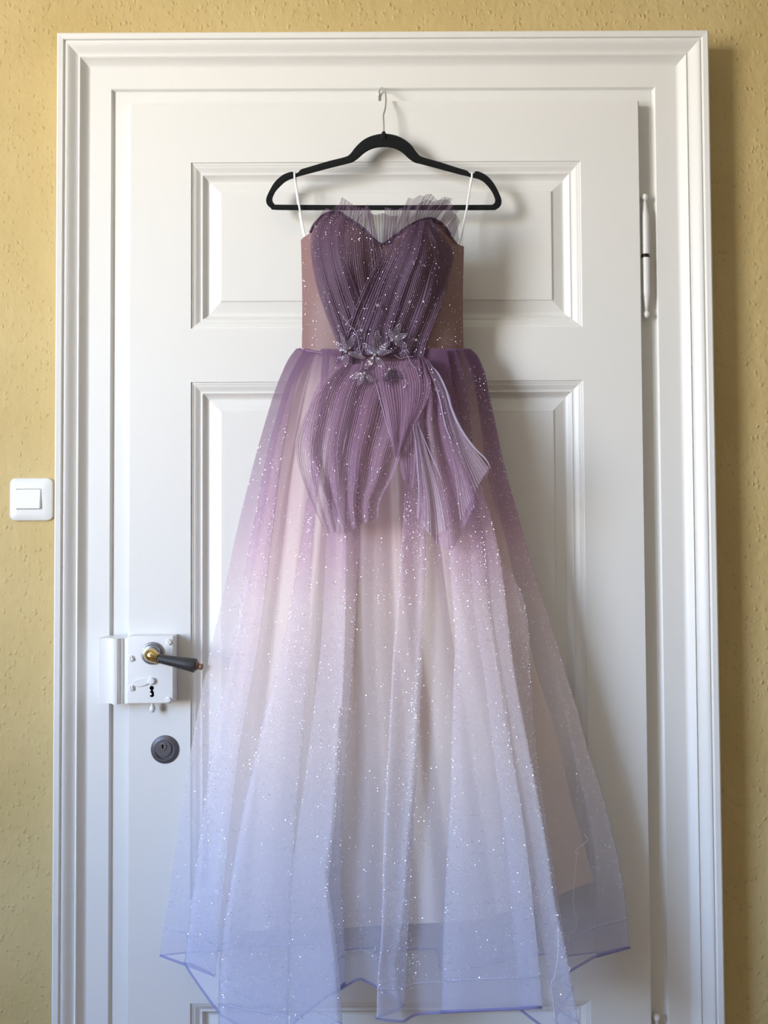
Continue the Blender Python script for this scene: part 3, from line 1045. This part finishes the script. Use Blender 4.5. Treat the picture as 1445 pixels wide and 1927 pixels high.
ruffle(((826, 420), (852, 452)), ((846, 386), (866, 418)), 6, 29, (0, -0.006), ends=(0, 4, -3, 0))
ruffle(((838, 432), (858, 462)), ((858, 402), (864, 452)), 6, 30, (0, 0.002), ends=(0, 4, -3, 0))

# ---- ribbon straps looped over the hanger notches
def strap(pts, name='strap'):
    P = spline(pts, 40)
    V, Fc = tube(P, 0.0019, 8, flat=0.35)
    mk(name, V, Fc, M['ribbon'], dress)


zf, zb_ = HGY - 0.0042, HGY + 0.0042
strap([U(580, 452, -0.054), U(573, 440, -0.050), U(565, 400, -0.043), U(558, 355, -0.037), U(554.5, 336, zf), U(554, 328, zf), U(554.5, 324.5, HGY), U(555.5, 330, zb_), U(557, 350, zb_), U(562, 392, -0.022), U(569, 430, -0.024), U(574, 452, -0.030)])
strap([U(862, 466, -0.054), U(866, 452, -0.050), U(876, 404, -0.043), U(884, 356, -0.037), U(887.5, 337, zf), U(888, 328, zf), U(887.5, 325, HGY), U(886.5, 330, zb_), U(884, 356, zb_), U(877, 396, -0.022), U(870, 436, -0.024), U(868, 466, -0.030)])

# ---- skirts
def line(pairs):
    a = np.array(sorted(pairs), float)
    return a


def ev(a, py):
    """smooth px(py) through pairs (py, px)"""
    x, yv = a[:, 0], a[:, 1]
    m = np.gradient(yv, x)
    py = np.asarray(py, float)
    i = np.clip(np.searchsorted(x, py) - 1, 0, len(x) - 2)
    h = x[i + 1] - x[i]
    t = np.clip((py - x[i]) / h, -0.6, 1.6)
    h00 = 2 * t ** 3 - 3 * t ** 2 + 1; h10 = t ** 3 - 2 * t ** 2 + t; h01 = -2 * t ** 3 + 3 * t ** 2; h11 = t ** 3 - t ** 2
    cub = h00 * yv[i] + h10 * h * m[i] + h01 * yv[i + 1] + h11 * h * m[i + 1]
    linr = np.where(t > 1, yv[-1] + (py - x[-1]) * m[-1], np.where(t < 0, yv[0] + (py - x[0]) * m[0], cub))
    return linr


def folded_sheet(name, lines, mat, parent, nsub=8, nv=130, label=None, key=None, tight=0.25, ripple=0.0, seed=1):
    """lines: dicts with x=[(py,px)..], y=(top,mid,bottom depth), top py, hem py"""
    v = np.linspace(0, 1, nv)
    cols = []
    for ln in lines:
        top, hem = ln.get('top', 656.0), ln['hem']
        py = top + (hem - top) * v
        px = ev(line(ln['x']), py)
        yt, ym, yb = ln['y']
        y = yt * (1 - v) * (1 - 2 * v) + 4 * ym * v * (1 - v) + yb * v * (2 * v - 1)
        cols.append(np.stack([px, py, y], 1))
    C = np.stack(cols, 1)                     # nv, k, 3
    k = C.shape[1]
    nu = (k - 1) * nsub + 1
    t = np.linspace(0, k - 1, nu)
    i = np.minimum(np.floor(t).astype(int), k - 2)
    f = (t - i)[None, :, None]
    Q = np.concatenate([2 * C[:, :1] - C[:, 1:2], C, 2 * C[:, -1:] - C[:, -2:-1]], 1)
    p0, p1, p2, p3 = Q[:, i], Q[:, i + 1], Q[:, i + 2], Q[:, i + 3]
    m1 = (p2 - p0) * tight; m2 = (p3 - p1) * tight
    S = (2 * f ** 3 - 3 * f ** 2 + 1) * p1 + (f ** 3 - 2 * f ** 2 + f) * m1 + (-2 * f ** 3 + 3 * f ** 2) * p2 + (f ** 3 - f ** 2) * m2
    PX, PY, Y = S[..., 0], S[..., 1], S[..., 2].copy()
    if ripple:
        rs = np.random.RandomState(seed)
        uu = np.linspace(0, 1, nu)[None, :]
        vv = v[:, None]
        for q in range(5):
            fr = rs.uniform(6, 26); ph = rs.uniform(0, 6.28); dr = rs.uniform(-2.5, 2.5)
            Y += ripple * rs.uniform(0.4, 1.0) * np.sin(fr * 2 * np.pi * uu + ph + dr * vv) * (0.35 + 0.65 * np.sin(np.pi * np.clip(vv * 0.9 + 0.1, 0, 1)))
    o = add_sheet(name, PX, PY, Y, mat, parent, label, key)
    return o, PX, PY, Y


# outlines shared by front and back of the tulle
LEFT = [(650, 562), (675, 543), (700, 531), (800, 497), (900, 470), (1000, 445), (1100, 424), (1200, 401), (1300, 380), (1400, 361), (1500, 345), (1600, 330), (1700, 315), (1798, 301)]
RIGHT = [(650, 876), (662, 892), (690, 908), (740, 920), (800, 933), (880, 950), (950, 970), (1062, 1001), (1111, 1016), (1172, 1036), (1257, 1062), (1338, 1087), (1416, 1108), (1477, 1128), (1520, 1140), (1600, 1160), (1660, 1172), (1720, 1179), (1783, 1185)]
E2 = [(656, 800), (800, 862), (1000, 930), (1250, 966), (1300, 974), (1400, 993), (1500, 1012), (1600, 1030), (1700, 1045), (1800, 1067), (1921, 1089)]
E1 = [(656, 785), (800, 850), (1000, 907), (1150, 922), (1300, 947), (1428, 965), (1520, 980), (1700, 1002), (1921, 1022)]


def sh(a, d, slope=0.0):
    return [(p, x + d + slope * (p - 656)) for p, x in a]


FRONT = [
    dict(x=LEFT, y=(-0.050, -0.060, -0.060), hem=1798),
    dict(x=[(656, 588), (700, 566), (800, 541), (1000, 512), (1200, 488), (1400, 452), (1600, 428), (1800, 408)], y=(-0.070, -0.088, -0.100), hem=1836),
    dict(x=[(656, 572), (700, 548), (800, 516), (1000, 474), (1200, 440), (1400, 400), (1600, 372), (1800, 348)], y=(-0.066, -0.078, -0.088), hem=1812),
    dict(x=[(656, 606), (700, 600), (800, 592), (1000, 560), (1200, 530), (1400, 496), (1600, 460), (1800, 420), (1930, 418)], y=(-0.085, -0.110, -0.150), hem=1912),
    dict(x=[(656, 620), (800, 612), (1000, 590), (1200, 580), (1400, 568), (1600, 552), (1800, 545), (1930, 542)], y=(-0.092, -0.128, -0.176), hem=1975),
    dict(x=[(656, 608), (800, 596), (1000, 570), (1200, 534), (1400, 484), (1600, 442), (1800, 414), (1930, 410)], y=(-0.090, -0.122, -0.166), hem=1950),
    dict(x=[(656, 662), (800, 656), (1000, 652), (1170, 650), (1260, 647), (1400, 640), (1500, 634), (1560, 629), (1668, 619), (1733, 627), (1832, 638), (1927, 644)], y=(-0.102, -0.150, -0.200), hem=1990),
    dict(x=[(656, 646), (800, 630), (1000, 614), (1200, 604), (1400, 582), (1668, 548), (1832, 545), (1927, 545)], y=(-0.098, -0.132, -0.168), hem=1935),
    dict(x=[(656, 676), (800, 676), (1000, 676), (1100, 672), (1250, 664), (1400, 654), (1600, 643), (1800, 648)], y=(-0.098, -0.126, -0.156), hem=1850),
    dict(x=[(656, 664), (800, 656), (1000, 646), (1250, 630), (1400, 622), (1600, 612), (1800, 622)], y=(-0.096, -0.120, -0.150), hem=1872),
    dict(x=[(656, 712), (1000, 716), (1400, 706), (1600, 690), (1850, 678)], y=(-0.098, -0.124, -0.150), hem=1842),
    dict(x=[(656, 780), (1000, 802), (1200, 796), (1400, 787), (1600, 776), (1850, 762)], y=(-0.097, -0.128, -0.160), hem=1892),
    dict(x=[(656, 764), (1000, 757), (1052, 753), (1145, 747), (1234, 739), (1337, 734), (1467, 727), (1600, 721), (1700, 719), (1777, 716), (1832, 711), (1927, 708)], y=(-0.104, -0.152, -0.198), hem=1916),
    dict(x=[(656, 790), (1000, 792), (1200, 786), (1400, 776), (1600, 762), (1750, 752), (1830, 738), (1900, 754)], y=(-0.100, -0.148, -0.194), hem=1922),
    dict(x=[(656, 800), (1000, 822), (1300, 818), (1500, 808), (1700, 792), (1900, 790)], y=(-0.098, -0.132, -0.168), hem=1908),
    dict(x=[(656, 840), (800, 868), (1000, 900), (1300, 936), (1500, 962), (1700, 984), (1900, 1000)], y=(-0.097, -0.134, -0.172), hem=1897),
    dict(x=[(656, 806), (1000, 842), (1100, 848), (1200, 855), (1300, 852), (1500, 846), (1700, 836), (1900, 830)], y=(-0.103, -0.150, -0.194), hem=1904),
    dict(x=E1, y=(-0.102, -0.154, -0.200), hem=1896),
    dict(x=sh(E1, -20, -0.020), y=(-0.098, -0.146, -0.190), hem=1897),
    dict(x=E2, y=(-0.098, -0.148, -0.196), hem=1990),
    dict(x=sh(E2, -22, -0.018), y=(-0.092, -0.120, -0.160), hem=1920),
    dict(x=[(656, 856), (731, 879), (822, 888), (925, 897), (990, 908), (1118, 982), (1270, 998), (1400, 1008), (1600, 1036), (1800, 1068)], y=(-0.086, -0.105, -0.110), hem=1860),
    dict(x=[(656, 842), (731, 848), (822, 852), (925, 866), (990, 880), (1270, 950), (1400, 975), (1600, 1010), (1800, 1040)], y=(-0.082, -0.096, -0.095), hem=1845),
    dict(x=[(656, 872), (705, 892), (796, 905), (887, 915), (951, 926), (1100, 975), (1270, 1030), (1400, 1062), (1600, 1110), (1800, 1128)], y=(-0.072, -0.086, -0.084), hem=1796),
    dict(x=sh(RIGHT, -2), y=(-0.056, -0.062, -0.058), hem=1783),
    dict(x=[(656, 868), (705, 888), (796, 904), (887, 916), (951, 930), (1100, 990), (1270, 1045), (1400, 1075), (1600, 1118), (1800, 1123)], y=(-0.060, -0.066, -0.058), hem=1800),
    dict(x=RIGHT, y=(-0.050, -0.048, -0.040), hem=1783),
]
o_front, FPX, FPY, FY = folded_sheet('tulle_overskirt', FRONT, M['tulle'], dress, 8, 150, 'front of the glittering ombre tulle overskirt', 'front', 0.22, 0.0016, 4)

BACK = [dict(x=LEFT, y=(-0.050, -0.052, -0.050), hem=1798)]
for k in range(15):
    q = (k + 1) / 16.0
    fw = 10 if k % 2 == 0 else -10
    pr = []
    for py in (656, 760, 900, 1050, 1200, 1350, 1500, 1650, 1790):
        l = float(ev(line(LEFT), py)); r = float(ev(line(RIGHT), py))
        wob = fw * (0.5 + (py - 656) / 700.0) * (1 if k % 4 < 2 else 1.9)
        pr.append((py, l + (r - l) * q + wob))
    hemy = np.interp(q, [0, 0.12, 0.2, 0.38, 0.5, 0.56, 0.62, 0.76, 0.9, 1.0], [1798, 1790, 1774, 1785, 1788, 1788, 1826, 1800, 1795, 1783]) + (4 if k % 2 else -4)
    dpt = -0.018 - 0.012 * (k % 2)
    BACK.append(dict(x=pr, y=(dpt - 0.002, dpt - 0.003, dpt - 0.004), hem=float(hemy)))
BACK.append(dict(x=RIGHT, y=(-0.050, -0.046, -0.038), hem=1783))
o_back, BPX, BPY, BY = folded_sheet('tulle_underskirt', BACK, M['tulle_back'], dress, 6, 110, None, 'back', 0.3, 0.001, 9)

# lining, front half and back half joined at the sides
LL = [(650, 570), (700, 556), (800, 528), (1000, 492), (1200, 460), (1400, 434), (1600, 412), (1750, 398)]
LR = [(650, 868), (700, 884), (800, 908), (1000, 948), (1196, 993), (1270, 1011), (1367, 1043), (1513, 1077), (1600, 1102), (1660, 1118)]
LINE = [dict(x=LL, y=(-0.044, -0.046, -0.048), hem=1742)]
nl = 18
for k in range(nl):
    q = (k + 1) / (nl + 1.0)
    pr = []
    for py in (656, 760, 900, 1050, 1200, 1350, 1500, 1650, 1745):
        l = float(ev(line(LL), py)); r = float(ev(line(LR), py))
        pr.append((py, l + (r - l) * q + (5 if k % 3 == 0 else -4)))
    s = math.sqrt(max(0, 1 - (2 * q - 1) ** 2))
    ff = (0.008 if k % 2 else -0.008) * (1 if k % 3 else 0.3)
    hem = float(np.interp(q, [0, 0.1, 0.3, 0.5, 0.65, 0.85, 1], [1742, 1752, 1748, 1738, 1735, 1700, 1658]))
    LINE.append(dict(x=pr, y=(-0.046 - 0.030 * s, -0.050 - 0.036 * s + ff, -0.052 - 0.048 * s + ff), hem=hem))
LINE.append(dict(x=LR, y=(-0.044, -0.043, -0.042), hem=1658))
folded_sheet('lining', LINE, M['lining'], dress, 6, 90, 'blush satin skirt lining', 'lining', 0.4, 0.0008, 3)


# second ply of each tulle skirt, hanging just behind the first
for o_ in (o_front, o_back):
    ply = o_.copy()
    ply.name = 'tulle_ply'
    if 'label' in ply: del ply['label']
    col.objects.link(ply)
    ply.parent = dress
    ply.location = o_.location + Vector((0.0004, 0.0016, 0.0))


# hem edges of the two tulle skirts: bound edge and the stitching line above it
def edge_tube(PX, PY, Y, row, name, mat, rad, parent, step=2, u0=0, u1=None, dy=-0.0006):
    P = UA(PX[row, u0:u1:step], PY[row, u0:u1:step], Y[row, u0:u1:step] + dy)
    V, Fc = tube(P, rad, 6)
    mk(name, V, Fc, mat, parent)


edge_tube(FPX, FPY, FY, -1, 'hem_binding', M['hem'], 0.0020, o_front)
edge_tube(FPX, FPY, FY, int(150 * 0.952), 'hem_stitching', M['stitch'], 0.0008, o_front, dy=-0.001)
edge_tube(BPX, BPY, BY, -1, 'hem_binding', M['hem'], 0.0018, o_back)
edge_tube(BPX, BPY, BY, int(110 * 0.955), 'hem_stitching', M['stitch'], 0.0007, o_back, dy=-0.001)

# gathered waist seam
M['seam'] = principled('purple_seam', lin((128, 96, 128)), 0.7)
for q0, q1 in ((0.0, 0.23), (0.78, 1.0)):
    q = np.linspace(q0, q1, 24)
    wx = 562 + 312 * q
    wyy = 655 + 18 * np.sin(np.pi * q)
    V, Fc = tube(UA(wx, wyy + 2, front_y(wx, wyy) - 0.001), 0.0022, 8)
    mk('waist_seam', V, Fc, M['seam'], dress)

# ---- peplum: pleated pieces falling from the waist
PEP = M['peplum']; PEL = M['peplum_light']
pleated_patch('peplum_piece', [(640, 690, -0.112), (600, 735, -0.122), (572, 785, -0.128), (556, 834, -0.132), (562, 885, -0.134), (582, 945, -0.135), (606, 1000, -0.135)],
              [(690, 690, -0.116), (672, 740, -0.126), (660, 790, -0.136), (650, 840, -0.142), (640, 895, -0.143), (635, 950, -0.143), (640, 1000, -0.142)],
              22, 0.0022, PEL, dress, 40, 41, None, 5, 0.003, 3, ends=(-10, 4, 2, -2))
pleated_patch('peplum_piece', [(629, 688, -0.118), (596, 728, -0.130), (578, 782, -0.137), (572, 836, -0.141), (586, 890, -0.143), (604, 940, -0.144), (622, 985, -0.145)],
              [(800, 676, -0.116), (790, 735, -0.134), (778, 795, -0.146), (758, 850, -0.152), (738, 900, -0.154), (716, 940, -0.154), (711, 974, -0.153)],
              52, 0.0020, PEP, dress, 50, 42, None, 5, 0.009, 4, 'large pleated purple peplum piece', 'pep1', ends=(-30, 8, 24, 16, 8, 6, 0))
pleated_patch('peplum_piece', [(724, 700, -0.124), (728, 760, -0.140), (736, 810, -0.148), (748, 866, -0.150), (757, 901, -0.150)],
              [(796, 690, -0.120), (806, 760, -0.136), (806, 830, -0.146), (796, 890, -0.149), (786, 928, -0.149)],
              14, 0.0022, PEP, dress, 30, 43, None, 5, 0.002, 2)
pleated_patch('peplum_piece', [(786, 672, -0.118), (786, 735, -0.140), (776, 800, -0.152), (783, 866, -0.157), (787, 926, -0.158), (784, 974, -0.158)],
              [(800, 672, -0.118), (838, 732, -0.142), (850, 770, -0.150), (870, 812, -0.156), (905, 866, -0.160), (922, 884, -0.160)],
              38, 0.0020, PEP, dress, 46, 44, None, 5, 0.008, 3, 'pleated peplum piece with a pale folded rim', 'pep2', ends=(0, 30, 66, 96, 104, 82, 55, 30, 0))
pleated_patch('peplum_piece', [(777, 800, -0.158), (784, 866, -0.163), (788, 926, -0.164), (785, 974, -0.164)],
              [(788, 796, -0.158), (808, 860, -0.164), (830, 930, -0.166), (842, 985, -0.166)],
              12, 0.0022, PEL, dress, 34, 45, None, 5, 0.003, 2, ends=(0, 16, 34, 20, 12))
pleated_patch('peplum_piece', [(800, 676, -0.122), (822, 735, -0.145), (842, 800, -0.156), (856, 860, -0.162), (866, 930, -0.165)],
              [(806, 676, -0.121), (842, 735, -0.146), (854, 772, -0.154), (880, 826, -0.161), (921, 880, -0.164)],
              16, 0.0020, PEL, dress, 34, 46, None, 5, 0.002, 2, ends=(50, 36, 22, 8, 0))
# crossing sash piece
pleated_patch('peplum_piece', [(706, 688, -0.120), (710, 730, -0.136), (722, 780, -0.150), (734, 830, -0.158), (742, 862, -0.159)],
              [(802, 690, -0.124), (812, 720, -0.140), (803, 757, -0.152), (780, 800, -0.159), (752, 858, -0.160)],
              22, 0.0022, PEP, dress, 34, 47, None, 5, 0.004, 2)
# pale turned rims along the right piece
def rim(pts, r, flat=0.5):
    P = spline([U(*p) for p in pts], 40)
    rr = r * np.sin(np.linspace(0.12, math.pi - 0.12, 40)) ** 0.6
    V, Fc = tube(P, rr, 8, flat=flat)
    mk('peplum_rim', V, Fc, M['peplum_edge'], dress)


rim([(806, 684, -0.124), (824, 702, -0.134), (840, 735, -0.148), (850, 770, -0.156), (868, 808, -0.162), (892, 842, -0.165), (914, 864, -0.166), (923, 881, -0.166)], 0.0018)
rim([(777, 798, -0.160), (783, 840, -0.164), (786, 880, -0.166), (788, 926, -0.167), (784, 972, -0.166)], 0.0011)
rim([(812, 700, -0.130), (826, 745, -0.150), (838, 800, -0.160), (850, 830, -0.164)], 0.0010)
rim([(700, 696, -0.122), (712, 740, -0.142), (728, 800, -0.156), (744, 850, -0.162)], 0.0007)
rim([(790, 806, -0.162), (808, 850, -0.168), (822, 880, -0.170), (832, 905, -0.170)], 0.0009)

# ---- beaded flowers
BEAD_V = [(0, 0, 1), (1, 0, 0), (0.31, 0.95, 0), (-0.81, 0.59, 0), (-0.81, -0.59, 0), (0.31, -0.95, 0), (0, 0, -1)]
BEAD_F = [(0, 1, 2), (0, 2, 3), (0, 3, 4), (0, 4, 5), (0, 5, 1), (6, 2, 1), (6, 3, 2), (6, 4, 3), (6, 5, 4), (6, 1, 5)]


def flower_y(px, py):
    y = front_y(px, min(py, 672)) - 0.019
    return float(y - max(0, py - 672) * 0.00042)


def bead_run(pts_px, step_px, V, Fc, r=0.00095, ln=0.0014, lift=0.0):
    P = np.array(pts_px, float)
    seg = np.linalg.norm(np.diff(P, axis=0), axis=1)
    tot = seg.sum()
    n = max(1, int(tot / step_px))
    cum = np.concatenate([[0], np.cumsum(seg)])
    for i in range(n):
        s = (i + 0.5) / n * tot
        x = np.interp(s, cum, P[:, 0]); yy = np.interp(s, cum, P[:, 1])
        s2 = min(tot, s + 0.5); s1 = max(0, s - 0.5)
        dx = np.interp(s2, cum, P[:, 0]) - np.interp(s1, cum, P[:, 0])
        dy = np.interp(s2, cum, P[:, 1]) - np.interp(s1, cum, P[:, 1])
        c = Vector(U(x, yy, flower_y(x, yy) - lift + random.uniform(-0.0004, 0.0004)))
        d = Vector((dx, random.uniform(-0.25, 0.25), -dy)).normalized()
        a = d.orthogonal().normalized(); b_ = d.cross(a)
        base = len(V)
        for vx, vy, vz in BEAD_V:
            V.append(tuple(c + (a * vx + b_ * vy) * r + d * vz * ln))
        Fc.extend([tuple(base + q for q in f) for f in BEAD_F])


def petal(center, tip, width, parent, dark=False):
    c = np.array(center, float); t = np.array(tip, float)
    ax_ = t - c
    L_ = np.linalg.norm(ax_); ax_ = ax_ / L_
    nrm = np.array([-ax_[1], ax_[0]])
    V, Fc = [], []
    start = c + ax_ * 4
    for k in (-1.0, -0.5, 0.0, 0.5, 1.0):
        run = []
        end_t = 1.0 if abs(k) > 0.9 else (0.86 if abs(k) > 0.3 else 0.74)
        for i in range(9):
            s = i / 8.0 * end_t
            w = width * 0.5 * k * math.sin(math.pi * min(1, s ** 0.85)) ** 0.8
            run.append(start + ax_ * (L_ - 4) * s + nrm * w)
        bead_run(run, 2.7, V, Fc, lift=0.0012 * (1 - abs(k)))
    mk('petal', V, Fc, M['bead_dark'] if dark else M['bead'], parent, False)


def crystal(px, py, r, parent, name='crystal'):
    p = U(px, py, flower_y(px, py) - 0.0015)
    prof = [(0, r), (r * 0.5, r), (r * 1.0, r * 0.62)]
    V, Fc = lathe(prof, p, (0, -1, 0), 8)
    mk(name, V, Fc, M['crystal'], parent, False)


FLOWERS = [((651, 662), [((627, 643), 11, 0), ((642, 627), 8, 0), ((668, 629), 11, 0), ((687, 674), 9, 0), ((650, 690), 11, 0), ((632, 684), 8, 1)]),
           ((705, 668), [((682, 646), 12, 0), ((711, 621), 14, 0), ((734, 643), 10, 0), ((736, 660), 9, 0), ((724, 695), 11, 0), ((686, 694), 11, 0)]),
           ((738, 640), [((753, 609), 12, 0), ((767, 628), 10, 0), ((766, 651), 12, 0), ((732, 620), 8, 0)]),
           ((686, 703), [((659, 710), 10, 0), ((673, 726), 9, 0), ((689, 726), 7, 1), ((702, 718), 9, 0)]),
           ((733, 695), [((720, 718), 11, 1), ((731, 727), 11, 1), ((744, 722), 10, 1), ((755, 712), 10, 1)])]
for (cx, cy), pets in FLOWERS:
    p = U(cx, cy, flower_y(cx, cy))
    V, Fc = lathe([(0, 0.0036), (0.0008, 0.0036)], p, (0, -1, 0), 8)
    fl = mk('beaded_flower', V, Fc, M['bead_dark'], dress, label='flower of grey beads with a crystal centre')
    for tip, w, dk in pets:
        petal((cx, cy), tip, w, fl, dk)
    crystal(cx, cy, 0.0030, fl)
SPRAYS = [[(640, 588), (650, 602), (658, 613), (668, 622), (674, 640), (678, 662), (683, 676)], [(660, 600), (654, 606), (650, 612)], [(672, 624), (680, 618)], [(672, 632), (664, 626)],
          [(682, 680), (678, 694), (668, 702), (658, 712)], [(670, 655), (676, 664), (684, 672)], [(742, 668), (752, 674), (764, 672), (778, 671)], [(735, 664), (741, 658)],
          [(752, 666), (760, 660), (766, 668), (774, 684), (784, 698), (786, 712), (779, 724), (776, 737)], [(784, 702), (790, 716)], [(778, 690), (786, 694)], [(770, 664), (764, 656)],
          [(753, 692), (760, 708), (764, 722), (758, 732)], [(762, 714), (769, 724)], [(757, 703), (764, 704)], [(783, 716), (776, 722)]]
spray_groups = [SPRAYS[0:6], SPRAYS[6:8], SPRAYS[8:12], SPRAYS[12:16]]
for g_ in spray_groups:
    V, Fc = [], []
    for run in g_:
        bead_run(spline(run, 20) if len(run) > 2 else run, 3.2, V, Fc, 0.0011, 0.0018)
    mk('bead_spray', V, Fc, M['bead'], dress, False)
for px, py, r in ((711, 575, 0.0032), (681, 622, 0.0030), (783, 640, 0.0026), (771, 568, 0.0024), (638, 614, 0.0024), (655, 578, 0.0018)):
    crystal(px, py, r, dress, 'sewn_crystal')

# ---- glitter: thousands of tiny flakes glued to the tulle
def glitter(key, n, parent, size=(0.0006, 0.0013), vmin=0.0, vmax=1.0, streak=0.0, vpow=1.0, umax=1.0, umin=0.0, seed=0):
    o, P = SHEETS[key]
    nv, nu = P.shape[:2]
    rs = np.random.RandomState(seed)
    V, Fc = [], []
    # streak field: long clusters along the fall of the cloth
    field = rs.rand(14, 60)
    c = 0
    tries = 0
    while c < n and tries < n * 40:
        tries += 1
        uq = umin + (umax - umin) * rs.rand(); vq = vmin + (vmax - vmin) * rs.rand() ** vpow
        if streak:
            fa = np.clip(vq * 12.0 + rs.normal(0, 0.35), 0, 12.99); fb_ = np.clip(uq * 58.0 + rs.normal(0, 0.2), 0, 58.99)
            ia, ib = int(fa), int(fb_)
            ta, tb = fa - ia, fb_ - ib
            a = (field[ia, ib] * (1 - ta) + field[ia + 1, ib] * ta) * (1 - tb) + (field[ia, ib + 1] * (1 - ta) + field[ia + 1, ib + 1] * ta) * tb
            if rs.rand() > (1 - streak) + streak * a ** 4 * 3.5:
                continue
        i = min(int(vq * (nv - 1)), nv - 2); j = min(int(uq * (nu - 1)), nu - 2)
        fu = uq * (nu - 1) - j; fv = vq * (nv - 1) - i
        p = P[i, j] * (1 - fu) * (1 - fv) + P[i, j + 1] * fu * (1 - fv) + P[i + 1, j] * (1 - fu) * fv + P[i + 1, j + 1] * fu * fv
        p = p + np.array([0, -0.0018, 0])
        # flakes tilted between window and camera so glints are built in, with scatter
        nrm = np.array([-0.42, -1.0, 0.10]) + rs.normal(0, 0.33, 3)
        nrm /= np.linalg.norm(nrm)
        a_ = np.cross(nrm, rs.normal(0, 1, 3)); a_ /= np.linalg.norm(a_)
        b_ = np.cross(nrm, a_)
        s = rs.uniform(*size) * 0.5
        base = len(V)
        V += [p + a_ * s, p + b_ * s, p - a_ * s, p - b_ * s]
        Fc.append((base, base + 1, base + 2, base + 3))
        c += 1
    return mk('glitter', V, Fc, M['flake'], parent, False, kind='stuff')


glitter('front', 12000, o_front, (0.0009, 0.0019), 0.10, 0.96, 0.85, 0.72, 0.84, 0.0, seed=2)
glitter('front', 1400, o_front, (0.0008, 0.0016), 0.02, 0.9, 0.4, 1.0, 1.0, 0.78, seed=3)
glitter('back', 900, o_back, (0.0008, 0.0015), 0.1, 0.97, 0.6, 1.0, seed=4)
for k_, n_ in (('drape1', 260), ('drape1b', 90), ('drape2', 380), ('drape2b', 120), ('bodice', 700), ('pep1', 420), ('pep2', 220)):
    glitter(k_, n_, SHEETS[k_][0], (0.0007, 0.0016), 0.02, 0.98, 0.5, 1.0, seed=sum(map(ord, k_)))

# ---- loose threads on the lower right of the skirt
def thread(pts, r):
    P = spline([U(*p) for p in pts], 60)
    V, Fc = tube(P, r, 6)
    mk('loose_thread', V, Fc, M['thread'], dress)


thread([(1086, 1604, -0.10), (1080, 1660, -0.10), (1079, 1700, -0.10), (1086, 1735, -0.10), (1084, 1748, -0.10), (1072, 1760, -0.10), (1067, 1785, -0.10)], 0.0003)
thread([(1100, 1570, -0.10), (1106, 1580, -0.10), (1098, 1588, -0.10), (1088, 1596, -0.10), (1082, 1606, -0.10), (1090, 1604, -0.10)], 0.00025)
thread([(1050, 1745, -0.20), (1050, 1790, -0.204), (1044, 1836, -0.206), (1037, 1852, -0.206), (1041, 1890, -0.206), (1046, 1935, -0.206)], 0.00045)
